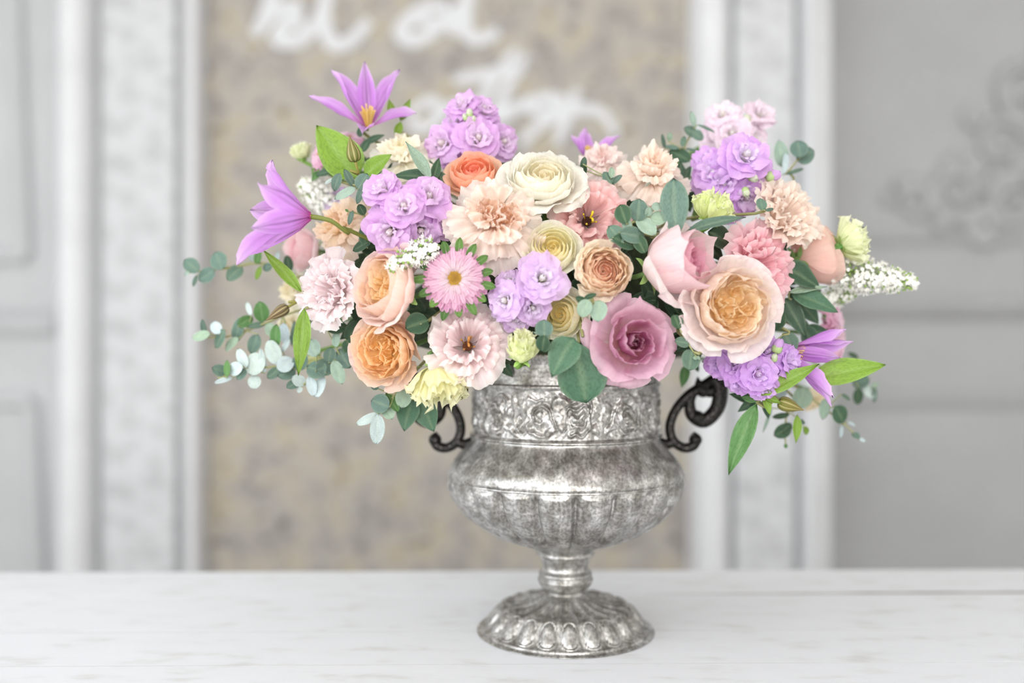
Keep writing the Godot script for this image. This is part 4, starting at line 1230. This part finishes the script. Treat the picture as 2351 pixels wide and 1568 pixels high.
	h = head("clematis", "purple clematis pointing right beside the lowest stock spray", "clematis", 1806, 806, 140, 0.86, Vector3(0.92, -0.10, 0.36), 0.0)
	clematis(h[0], h[1], [[186, 40, 14, 0.98, 0.13], [150, 32, 8, 1.06, 0.13], [90, 26, 4, 0.9, 0.13], [-70, 18, 10, 0.86, 0.12], [8, 50, 40, 1.10, 0.13], [-24, 54, 38, 1.14, 0.13]])
	# stock
	var lav := [col(200, 144, 206), col(216, 174, 224), col(242, 226, 240), col(196, 204, 140)]
	stock("stock", "lavender stock spray in focus at the left of the peach carnation", 930, 485, 0.805, lav, [[878, 434, 46, -0.5, 0.6, 0.0], [984, 452, 56, 0.25, 0.35, 0.004], [928, 474, 50, -0.05, 0.25, -0.010], [872, 500, 40, -0.9, 0.1, 0.008], [896, 532, 58, -0.25, -0.35, -0.002], [966, 528, 50, 0.15, -0.5, 0.006], [1012, 510, 40, 0.9, -0.1, 0.012]])
	stock("stock", "lavender stock spray topmost at the centre", 1085, 300, 0.89, lav, [[1062, 242, 42, -0.3, 0.9, 0.0], [1108, 254, 42, 0.5, 0.8, 0.004], [1018, 330, 50, -0.6, 0.1, 0.0], [1098, 318, 52, 0.1, 0.25, -0.012], [1154, 326, 44, 0.8, 0.1, 0.004], [1046, 282, 36, -0.7, 0.4, 0.006], [1050, 372, 40, -0.3, -0.5, 0.01]], [[1078, 262, 11, 0, 1, false, -0.01], [1086, 276, 9, 0.3, 1, false, -0.012], [1068, 270, 8, -0.4, 1, false, -0.012]])
	stock("stock", "pale lilac stock spray low at the centre above the urn", 1205, 680, 0.79, [col(202, 158, 214), col(220, 188, 230), col(242, 234, 246), col(190, 200, 130)], [[1244, 640, 58, 0.15, 0.25, -0.006], [1160, 690, 46, -0.55, 0.0, -0.002], [1222, 706, 42, 0.25, -0.25, 0.002], [1186, 732, 36, -0.1, -0.7, 0.010], [1170, 646, 34, -0.4, 0.6, 0.014]])
	stock("stock", "violet stock spray at the upper right", 1690, 410, 0.865, [col(190, 130, 206), col(210, 164, 224), col(238, 228, 246), col(186, 190, 130)], [[1712, 358, 58, 0.15, 0.4, -0.010], [1640, 400, 52, -0.5, 0.3, 0.004], [1664, 424, 46, -0.3, 0.0, 0.0], [1744, 388, 42, 0.7, 0.1, 0.006], [1712, 452, 46, 0.2, -0.4, 0.002], [1620, 368, 36, -0.6, 0.6, 0.016], [1672, 482, 38, -0.2, -0.5, 0.012], [1740, 440, 36, 0.7, -0.3, 0.012]], [[1728, 408, 13, 0.2, -0.2, false, -0.012], [1774, 404, 17, 0.9, 0.2, true, -0.002], [1712, 440, 12, 0.1, -0.6, false, -0.010]])
	stock("stock", "blurred pale pink stock spray topmost at the right", 1690, 296, 0.945, [col(240, 212, 228), col(246, 226, 238), col(250, 242, 246), col(206, 206, 160)], [[1660, 264, 42, -0.3, 0.7, 0.0], [1748, 262, 40, 0.5, 0.7, 0.0], [1680, 308, 46, -0.1, 0.2, -0.008], [1640, 314, 38, -0.7, 0.1, 0.004], [1728, 318, 42, 0.5, 0.1, 0.0]], [[1716, 276, 12, 0, 1, false, -0.006]])
	stock("stock", "violet stock spray lowest at the right below the peach rose", 1730, 850, 0.83, [col(186, 124, 206), col(206, 160, 224), col(226, 200, 242), col(170, 160, 120)], [[1762, 808, 44, 0.3, 0.5, -0.004], [1690, 834, 46, -0.4, 0.1, 0.0], [1740, 858, 46, 0.1, -0.1, -0.010], [1652, 838, 36, -0.8, 0.0, 0.008], [1808, 826, 40, 0.9, 0.2, 0.0], [1700, 872, 40, -0.2, -0.6, 0.002], [1754, 884, 40, 0.1, -0.7, -0.002], [1790, 864, 36, 0.6, -0.4, 0.006]], [[1786, 796, 17, 0.3, 0.9, true, -0.012], [1778, 822, 10, 0.0, 0.5, false, -0.016]])
	h = head("stock_floret", "blurred pale lilac floret at the back left above the peach carnation", "stock", 772, 458, 34, 0.935, Vector3(-0.3, 0.3, 1), 0.2)
	floret(h[0], Vector3.ZERO, Vector3.UP, h[1], [col(222, 190, 236), col(232, 208, 242), col(242, 232, 246), col(200, 206, 150)], 0.4)
	stem(h[0], h[1], Color(0.12, 0.2, 0.07), 0.0016, 0)
	# plumes
	spike("astilbe_spike", "white astilbe plume with green buds beside the pink aster", 1000, 562, 892, 618, 30, 0.79, 0.55)
	spike("astilbe_spike", "white astilbe plume reaching out at the far right", 1900, 622, 2104, 650, 42, 0.90, 0.35)
	spike("astilbe_spike", "green-white astilbe side plume low at the right edge", 1880, 690, 1966, 672, 22, 0.925, 0.8)
	spike("astilbe_spike", "blurred white astilbe plume behind the left clematis", 770, 470, 690, 418, 40, 0.945, 0.3)
	# buds
	clematis_bud("striped brown-green bud standing before the large upper left leaf", 816, 372, 802, 312, 34, 0.835, 826, 402, col(104, 112, 52))
	clematis_bud("striped brown bud pointing left above the eucalyptus", 662, 704, 610, 736, 28, 0.86, 690, 690, col(96, 84, 56))
	clematis_bud("olive bud hanging low at the right under the stock", 1786, 922, 1846, 942, 34, 0.85, 1750, 912, col(118, 120, 52))

# ---------------------------------------------------------------- foliage
func tone(t: String) -> Color:
	var c := col(92, 116, 102)
	match t:
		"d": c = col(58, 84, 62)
		"p": c = col(182, 197, 194)
		"m": c = col(84, 124, 70)
		"b": c = col(116, 148, 54)
		"k": c = col(72, 104, 80)
		"s": c = col(146, 168, 148)
	var k := rng.randf_range(0.88, 1.12)
	return Color(c.r * k, c.g * k, c.b * k * rng.randf_range(0.95, 1.08))

func sprig(called: String, label: String, category: String, d: float, path: Array, leaves: Array, kind := "round", group := "") -> void:
	# path: the twig in the frame, base first; leaves: [x, y of the middle, direction, length, width, tone, turn x, turn y]
	var base := px(path[0][0], path[0][1], d + 0.012)
	var o := thing(called, label, category, base, group)
	var pts := [core - base, (core - base) * 0.5 + Vector3(0, 0.05, -0.03), Vector3.ZERO]
	var rad := [0.0016, 0.0016, 0.0015]
	var tw: Array[Vector3] = [base]
	for k in range(1, path.size()):
		var q := px(path[k][0], path[k][1], d + 0.004)
		pts.append(q - base)
		rad.append(lerpf(0.0013, 0.0006, float(k) / path.size()))
		tw.append(q)
	part("twig", tube(pts, rad, 6, col(140, 140, 92), 4), mats.stem, o)
	for e in leaves:
		var a := deg_to_rad(e[2])
		var sx: float = cos(a) * e[3] / 2.0
		var sy: float = -sin(a) * e[3] / 2.0
		var dz := rng.randf_range(-0.006, 0.006)
		var b := px(e[0] - sx, e[1] - sy, d + dz)
		var t := px(e[0] + sx, e[1] + sy, d - dz * 0.6)
		var nx: float = e[6] if e.size() > 6 else rng.randf_range(-0.35, 0.35)
		var ny: float = e[7] if e.size() > 7 else rng.randf_range(-0.1, 0.5)
		var k2: String = e[8] if e.size() > 8 else kind
		var L := b.distance_to(t)
		var W: float = e[4] * d / F
		var m := leaf_mesh(L, W, {"kind": k2, "c": tone(e[5]), "bend": rng.randf_range(0.1, 0.5), "fold": rng.randf_range(0.0, 0.2) if k2 == "round" else 0.22})
		var tr := along(b - base, t - base, Vector3(nx, ny, 1.0))
		var lf := part("leaf", m, mats.soft_leaf if k2 == "round" else mats.leaf, o, tr)
		lf.name = "leaf" if not o.has_node("leaf") else lf.name
		# a leafstalk back to the nearest point of the twig
		var best := tw[0]
		for q in tw:
			if q.distance_to(b) < best.distance_to(b):
				best = q
		if best.distance_to(b) < 0.05 and path.size() > 1:
			part("leafstalk", tube([b - base, (b.lerp(best, 0.5) - base) + Vector3(0, 0, -0.002), best - base], [0.0006, 0.0006, 0.0007], 5, col(146, 152, 104), 2), mats.stem, o)

func build_foliage() -> void:
	sprig("eucalyptus_sprig", "eucalyptus sprig reaching far left under the clematis", "eucalyptus", 0.92, [[705, 640], [620, 605], [540, 612], [470, 622], [432, 626]], [[439, 609, 140, 46, 34, "g"], [474, 632, 215, 46, 33, "g"], [502, 598, 110, 45, 41, "g"], [538, 627, 220, 47, 35, "g"], [555, 582, 100, 32, 16, "m"], [577, 588, 90, 26, 12, "p"], [592, 590, 80, 34, 18, "m"], [593, 627, 250, 34, 13, "b"], [613, 614, 200, 26, 20, "g"], [637, 588, 80, 26, 10, "p"], [428, 628, 200, 15, 10, "s"], [447, 645, 250, 28, 10, "g"], [662, 605, 100, 40, 22, "d"]])
	sprig("eucalyptus_sprig", "eucalyptus sprig at the left below the brown bud", "eucalyptus", 0.905, [[735, 700], [650, 725], [565, 760], [505, 775], [447, 772]], [[461, 771, 190, 44, 25, "s"], [467, 752, 100, 38, 14, "g"], [496, 752, 120, 34, 26, "p"], [505, 778, 240, 48, 34, "g"], [530, 790, 215, 46, 24, "s"], [546, 757, 80, 58, 28, "g"], [564, 738, 30, 40, 28, "m"], [571, 708, 110, 36, 13, "p"], [600, 716, 100, 48, 36, "m"], [584, 790, 250, 48, 32, "g"], [589, 747, 190, 42, 15, "g"], [622, 757, 120, 36, 28, "s"], [652, 764, 100, 48, 28, "p"], [672, 765, 88, 62, 12, "g"]])
	sprig("eucalyptus_sprig", "silvery eucalyptus sprig at the lower left with pale leaf backs", "eucalyptus", 0.885, [[780, 825], [660, 838], [565, 850], [500, 868]], [[504, 850, 160, 36, 28, "g"], [521, 846, 92, 40, 18, "m"], [512, 873, 195, 46, 12, "p"], [540, 847, 200, 38, 32, "p"], [556, 822, 115, 50, 24, "p"], [585, 836, 240, 58, 48, "p"], [554, 859, 230, 32, 24, "g"], [584, 877, 265, 32, 30, "p"], [603, 828, 100, 58, 17, "p"], [627, 808, 110, 62, 37, "p"], [655, 836, 30, 44, 40, "p"], [658, 856, 200, 44, 36, "g"], [628, 857, 220, 40, 24, "g"], [633, 771, 90, 52, 28, "m"], [656, 792, 60, 34, 14, "p"], [690, 830, 60, 44, 36, "g"]])
	sprig("eucalyptus_sprig", "eucalyptus sprig hanging left of the apricot garden rose", "eucalyptus", 0.865, [[850, 800], [785, 830], [725, 862], [690, 888]], [[726, 848, 160, 50, 46, "g"], [746, 843, 20, 44, 42, "g"], [776, 855, 290, 60, 31, "s"], [757, 815, 80, 36, 30, "g"], [790, 823, 300, 50, 44, "g"], [716, 886, 280, 50, 25, "p"], [734, 888, 250, 54, 27, "p"], [686, 874, 150, 36, 28, "p"], [672, 884, 200, 30, 26, "g"], [688, 895, 240, 16, 14, "p"], [772, 777, 90, 42, 22, "s"], [719, 798, 110, 44, 36, "s"], [775, 752, 10, 50, 32, "d"], [812, 760, 60, 60, 40, "d"], [806, 800, 300, 50, 40, "d"]])
	sprig("eucalyptus_sprig", "eucalyptus sprig drooping under the apricot rose with two pale leaves", "eucalyptus", 0.845, [[945, 860], [905, 908], [872, 946]], [[872, 926, 160, 48, 46, "g"], [892, 947, 300, 34, 30, "s"], [901, 923, 300, 54, 24, "m"], [926, 914, 260, 48, 38, "s"], [845, 962, 205, 62, 22, "p"], [866, 986, 268, 72, 35, "p"], [860, 888, 150, 20, 16, "g"]])
	sprig("leafy_sprig", "broad green leaves hanging behind the pale yellow lisianthus", "leaf", 0.865, [[975, 890], [960, 915]], [[936, 954, 255, 74, 58, "k"], [982, 955, 290, 78, 60, "k"]], "ovate")
	sprig("eucalyptus_sprig", "round dark leaf under the pink aster on the left", "eucalyptus", 0.80, [[985, 735], [970, 740]], [[957, 744, 200, 56, 54, "d", -0.1, 0.2]])
	sprig("eucalyptus_sprig", "small blue-green sprig between the large leaf and the stock", "eucalyptus", 0.825, [[865, 435], [830, 428], [792, 420], [776, 416]], [[773, 418, 250, 44, 27, "g"], [801, 408, 118, 46, 19, "g"], [833, 416, 60, 42, 36, "g"], [792, 444, 208, 56, 21, "s"], [828, 444, 245, 56, 20, "g"], [756, 415, 210, 24, 9, "p"]])
	sprig("eucalyptus_sprig", "tiny sprig with small leaves left of the lavender stock", "eucalyptus", 0.835, [[860, 520], [836, 495], [812, 488]], [[830, 481, 120, 28, 22, "d"], [805, 500, 255, 34, 13, "g"], [796, 483, 140, 10, 6, "m"], [838, 540, 100, 60, 30, "d"], [828, 565, 210, 44, 24, "d"]])
	sprig("eucalyptus_sprig", "blue-green eucalyptus tip in focus right of the rose pink lisianthus", "eucalyptus", 0.79, [[1440, 530], [1450, 512], [1480, 496], [1504, 480]], [[1430, 490, 110, 50, 40, "d"], [1466, 482, 85, 54, 46, "g"], [1438, 514, 100, 44, 25, "s"], [1484, 520, 320, 58, 42, "s"], [1512, 501, 350, 38, 33, "s"], [1507, 474, 60, 22, 21, "s"], [1489, 486, 80, 24, 20, "s"], [1414, 538, 130, 52, 40, "g"], [1453, 540, 350, 64, 40, "g"], [1434, 556, 340, 58, 36, "d"], [1470, 560, 300, 50, 34, "d"]])
	sprig("eucalyptus_sprig", "two pale round leaves left of the mauve rose", "eucalyptus", 0.765, [[1360, 690], [1356, 696]], [[1342, 708, 240, 46, 36, "s"], [1374, 714, 265, 50, 42, "s"], [1334, 689, 150, 24, 18, "d"], [1355, 680, 20, 30, 13, "d"]])
	sprig("eucalyptus_sprig", "round leaves right of the green bud over the rim", "eucalyptus", 0.77, [[1258, 778], [1250, 772]], [[1249, 754, 90, 42, 42, "g"], [1243, 768, 160, 44, 8, "s"], [1247, 790, 260, 42, 36, "d"]])
	sprig("eucalyptus_sprig", "round leaf with tiny buds left below the peach garden rose", "eucalyptus", 0.785, [[1596, 800], [1592, 808]], [[1586, 826, 265, 48, 48, "g"], [1566, 786, 170, 34, 27, "g"], [1554, 738, 110, 36, 32, "d"], [1596, 822, 180, 11, 9, "s"], [1604, 822, 330, 12, 8, "s"]])
	sprig("eucalyptus_sprig", "fine eucalyptus tip standing left of the pale pink stock", "eucalyptus", 0.915, [[1600, 400], [1572, 345], [1590, 305]], [[1591, 273, 100, 38, 16, "s"], [1586, 302, 150, 34, 28, "g"], [1602, 311, 320, 32, 26, "g"], [1622, 294, 340, 46, 9, "g"], [1523, 324, 100, 32, 10, "g"], [1537, 314, 80, 22, 14, "s"], [1569, 324, 80, 28, 14, "g"], [1542, 338, 170, 34, 12, "g"], [1560, 357, 150, 56, 40, "d"], [1588, 344, 350, 28, 8, "g"]])
	sprig("eucalyptus_sprig", "eucalyptus sprig at the upper right beside the beige lisianthus", "eucalyptus", 0.92, [[1800, 430], [1812, 392], [1836, 362]], [[1792, 352, 95, 62, 40, "s"], [1834, 341, 100, 44, 42, "g"], [1849, 356, 30, 46, 44, "g"], [1826, 393, 20, 46, 10, "g"], [1803, 372, 80, 60, 16, "p"]])
	sprig("eucalyptus_sprig", "small leaf tip between the violet stock and beige lisianthus", "eucalyptus", 0.825, [[1735, 490], [1745, 478]], [[1748, 468, 100, 30, 26, "g"], [1768, 481, 10, 24, 8, "g"]])
	sprig("eucalyptus_sprig", "eucalyptus sprig trailing low at the right with dark round leaves", "eucalyptus", 0.93, [[1800, 870], [1850, 905], [1895, 940], [1940, 975], [1975, 1010]], [[1841, 914, 260, 52, 48, "s"], [1793, 904, 200, 30, 24, "p"], [1892, 939, 265, 48, 26, "s"], [1928, 952, 300, 46, 43, "d"], [1965, 1000, 320, 20, 18, "g"], [1980, 1010, 330, 16, 8, "p"], [1932, 990, 265, 30, 8, "p"], [1955, 973, 330, 22, 8, "p"], [1943, 912, 330, 26, 12, "g"]])
	sprig("eucalyptus_sprig", "short eucalyptus sprig dangling under the olive bud", "eucalyptus", 0.925, [[1800, 890], [1806, 940], [1802, 985], [1804, 1022]], [[1792, 955, 190, 42, 14, "d"], [1797, 990, 210, 44, 34, "d"], [1806, 982, 40, 30, 24, "d"], [1843, 969, 330, 16, 11, "g"], [1851, 988, 270, 18, 13, "b"], [1804, 1024, 270, 11, 9, "m"], [1762, 965, 250, 60, 8, "s"]])
	sprig("eucalyptus_sprig", "blurred eucalyptus sprig behind the right lance leaf", "eucalyptus", 1.0, [[1900, 850], [1960, 865], [2005, 895]], [[1976, 876, 200, 44, 36, "g"], [1970, 910, 265, 40, 23, "d"], [1997, 900, 300, 34, 30, "p"], [2008, 907, 270, 38, 13, "g"], [2010, 884, 40, 18, 14, "s"], [1959, 816, 160, 26, 14, "d"], [1985, 850, 60, 16, 8, "s"]])
	sprig("leafy_sprig", "blurred dark leaf below the round eucalyptus leaf near the rim", "leaf", 0.93, [[1580, 800], [1570, 835]], [[1570, 866, 265, 54, 28, "m"], [1600, 845, 300, 24, 14, "d"]], "ovate")
	# single large leaves
	sprig("eucalyptus_leaf", "large upright grey-green leaf above the dusty pink rose", "leaf", 0.785, [[1547, 548]], [[1549, 476, 93, 142, 66, "g", -0.25, 0.0, "spoon"]])
	sprig("eucalyptus_leaf", "long narrow grey leaf under the lime green lisianthus", "leaf", 0.80, [[1570, 545]], [[1644, 511, 18, 148, 34, "g", 0.1, 0.9, "lance"]])
	sprig("eucalyptus_leaf", "dark round leaf in the gap right of the dusty pink rose", "leaf", 0.845, [[1580, 560]], [[1600, 545, 340, 70, 48, "d", 0.2, 0.4, "ovate"], [1660, 552, 330, 80, 60, "d", 0.2, 0.4, "ovate"]])
	sprig("eucalyptus_leaf", "broad green leaf over the urn rim, left of the lower one", "leaf", 0.77, [[1338, 772]], [[1291, 820, 239, 104, 78, "k", -0.2, 0.5, "ovate"]])
	sprig("eucalyptus_leaf", "broad dark green leaf hanging lowest over the urn rim", "leaf", 0.785, [[1330, 785]], [[1334, 856, 281, 146, 116, "k", 0.0, 0.3, "spoon"]])
	sprig("clematis_leaf", "large bright green leaf at the upper left behind the striped bud", "leaf", 0.86, [[822, 415]], [[772, 347, 126, 156, 98, "b", 0.2, 0.3, "ovate"]])
	sprig("clematis_leaf", "small bright folded leaf above the lavender stock at left", "leaf", 0.85, [[838, 408]], [[868, 378, 40, 78, 52, "b", -0.2, 0.5, "ovate"]])
	sprig("eucalyptus_leaf", "pointed sage leaf standing before the cream carnation", "leaf", 0.815, [[990, 420]], [[961, 367, 120, 108, 34, "s", 0.7, 0.2, "lance"]])
	sprig("eucalyptus_leaf", "dark leaf lying behind the lavender stock at left", "leaf", 0.84, [[985, 410]], [[944, 404, 175, 86, 40, "d", 0.0, 0.7, "ovate"]])
	sprig("eucalyptus_leaf", "small dark leaf beside the coral rose", "leaf", 0.85, [[1005, 410]], [[1002, 386, 75, 52, 24, "d", 0.3, 0.1, "ovate"], [1016, 415, 300, 46, 26, "d", 0.3, 0.1, "ovate"]])
	sprig("clematis_leaf", "yellow-green lance leaf under the left clematis", "leaf", 0.84, [[696, 672]], [[648, 621, 132, 132, 30, "b", 0.3, 0.3, "lance"]])
	sprig("clematis_leaf", "bright green lance leaf hanging below the pink lisianthus at left", "leaf", 0.82, [[702, 708]], [[692, 786, 265, 158, 40, "b", 0.3, 0.1, "lance"]])
	sprig("clematis_leaf", "long olive green leaf pointing right, low at the right", "leaf", 0.85, [[1868, 862]], [[1954, 850, 12, 174, 62, "b", 0.0, 0.4, "ovate"]])
	sprig("clematis_leaf", "twisted green leaf crossing the lowest stock spray", "leaf", 0.825, [[1748, 908]], [[1815, 870, 29, 156, 38, "b", 0.3, 0.6, "lance"]])
	sprig("clematis_leaf", "long green leaf hanging lowest at the right past the handle", "leaf", 0.84, [[1738, 918], [1738, 926]], [[1702, 1010, 247, 180, 50, "m", -0.5, 0.1, "lance"], [1762, 932, 290, 44, 20, "b", 0.2, 0.2, "lance"], [1718, 916, 160, 40, 16, "m", 0.2, 0.2, "lance"], [1775, 918, 340, 46, 16, "b", 0.2, 0.2, "lance"]])
	sprig("clematis_leaf", "narrow green leaf pointing down under the olive bud", "leaf", 0.88, [[1822, 945]], [[1829, 985, 268, 66, 24, "b", 0.2, 0.1, "lance"]])
	sprig("leafy_sprig", "dark serrated leaves under the lowest stock spray", "leaf", 0.875, [[1740, 895]], [[1705, 912, 165, 62, 26, "d", 0, 0.3, "lance"], [1716, 930, 215, 56, 22, "d", 0, 0.3, "lance"], [1760, 935, 280, 56, 24, "d", 0, 0.3, "lance"]])
	sprig("leafy_sprig", "dark green leaves between the garden rose and pink aster", "leaf", 0.865, [[1800, 690], [1812, 685]], [[1872, 692, 341, 122, 60, "k", 0.1, 0.6, "ovate"], [1826, 730, 300, 104, 46, "d", -0.2, 0.2, "ovate"], [1844, 636, 330, 96, 62, "d", 0.1, 0.4, "ovate"], [1856, 664, 10, 90, 18, "s", 0.1, 0.8, "ovate"]])
	sprig("eucalyptus_sprig", "round leaves between the violet stock and garden rose at right", "eucalyptus", 0.845, [[1790, 750], [1796, 770]], [[1783, 735, 250, 56, 42, "d"], [1812, 786, 300, 48, 44, "g"], [1768, 800, 230, 50, 30, "d"]])
	sprig("clematis_leaf", "two small green leaves beside the topmost clematis", "leaf", 0.91, [[915, 300]], [[897, 248, 100, 40, 20, "b", 0.3, 0, "lance"], [931, 252, 65, 56, 22, "b", 0.3, 0, "lance"], [914, 298, 250, 40, 20, "b", 0.3, 0, "lance"]])
	sprig("leafy_sprig", "dark leaves under the upper left asters", "leaf", 0.90, [[770, 395]], [[740, 398, 190, 40, 20, "d"], [762, 380, 140, 40, 22, "d"], [724, 405, 230, 26, 18, "m"], [842, 330, 60, 44, 22, "d"], [862, 318, 30, 46, 20, "d"], [828, 300, 80, 30, 18, "d"]], "ovate")
	sprig("eucalyptus_sprig", "small eucalyptus tip between the carnation and white rose at right", "eucalyptus", 0.85, [[1405, 430], [1402, 410]], [[1395, 408, 120, 34, 26, "g"], [1415, 412, 40, 34, 14, "g"], [1404, 396, 85, 26, 16, "s"], [1340, 375, 80, 30, 16, "g"], [1338, 392, 270, 30, 22, "d"]])
	# dark filler deep between the heads
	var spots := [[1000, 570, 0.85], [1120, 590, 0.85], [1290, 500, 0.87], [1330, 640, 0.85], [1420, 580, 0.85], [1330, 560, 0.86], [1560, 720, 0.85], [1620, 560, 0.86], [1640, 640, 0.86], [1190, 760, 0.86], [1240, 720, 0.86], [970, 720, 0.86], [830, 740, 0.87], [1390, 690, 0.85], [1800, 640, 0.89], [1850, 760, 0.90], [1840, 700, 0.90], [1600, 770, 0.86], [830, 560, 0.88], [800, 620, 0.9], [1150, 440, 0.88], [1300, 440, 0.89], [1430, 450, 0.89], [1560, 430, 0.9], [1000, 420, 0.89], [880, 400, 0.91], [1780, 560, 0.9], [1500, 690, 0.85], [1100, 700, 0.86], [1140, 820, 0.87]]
	var near := [[1452, 786, "mauve rose"], [1540, 612, "dusty pink rose"], [1248, 402, "white rose"], [1267, 572, "upper cream rose"], [1290, 722, "lower cream rose"], [1385, 622, "apricot spray rose"], [1086, 396, "coral rose"], [1680, 705, "peach garden rose"], [884, 656, "blush garden rose"], [886, 806, "apricot garden rose"], [1866, 590, "salmon rose"], [1136, 500, "peach carnation"], [1502, 396, "pale peach carnation"], [922, 356, "cream carnation"], [786, 520, "blurred peach carnation"], [1386, 368, "blush carnation"], [1358, 496, "dark-eyed lisianthus"], [1074, 784, "rim lisianthus"], [752, 664, "left pink lisianthus"], [1748, 608, "coral lisianthus"], [1812, 484, "beige lisianthus"], [1640, 466, "lime lisianthus"], [1200, 792, "green bud"], [1045, 640, "front aster"], [1918, 762, "right aster"], [930, 485, "left stock"], [1205, 680, "low lilac stock"], [1690, 410, "upper violet stock"], [1730, 850, "lowest violet stock"]]
	var used := {}
	for s in spots:
		var order := near.duplicate()
		order.sort_custom(func(p, q): return Vector2(p[0] - s[0], p[1] - s[1]).length() < Vector2(q[0] - s[0], q[1] - s[1]).length())
		var label := ""
		for pair in [[0, 1], [0, 2], [1, 2], [0, 3], [1, 3], [2, 3]]:
			label = "dark filler leaves between the %s and the %s" % [order[pair[0]][2], order[pair[1]][2]]
			var key := [order[pair[0]][2], order[pair[1]][2]]
			key.sort()
			if not used.has(key):
				used[key] = true
				break
		var lv := []
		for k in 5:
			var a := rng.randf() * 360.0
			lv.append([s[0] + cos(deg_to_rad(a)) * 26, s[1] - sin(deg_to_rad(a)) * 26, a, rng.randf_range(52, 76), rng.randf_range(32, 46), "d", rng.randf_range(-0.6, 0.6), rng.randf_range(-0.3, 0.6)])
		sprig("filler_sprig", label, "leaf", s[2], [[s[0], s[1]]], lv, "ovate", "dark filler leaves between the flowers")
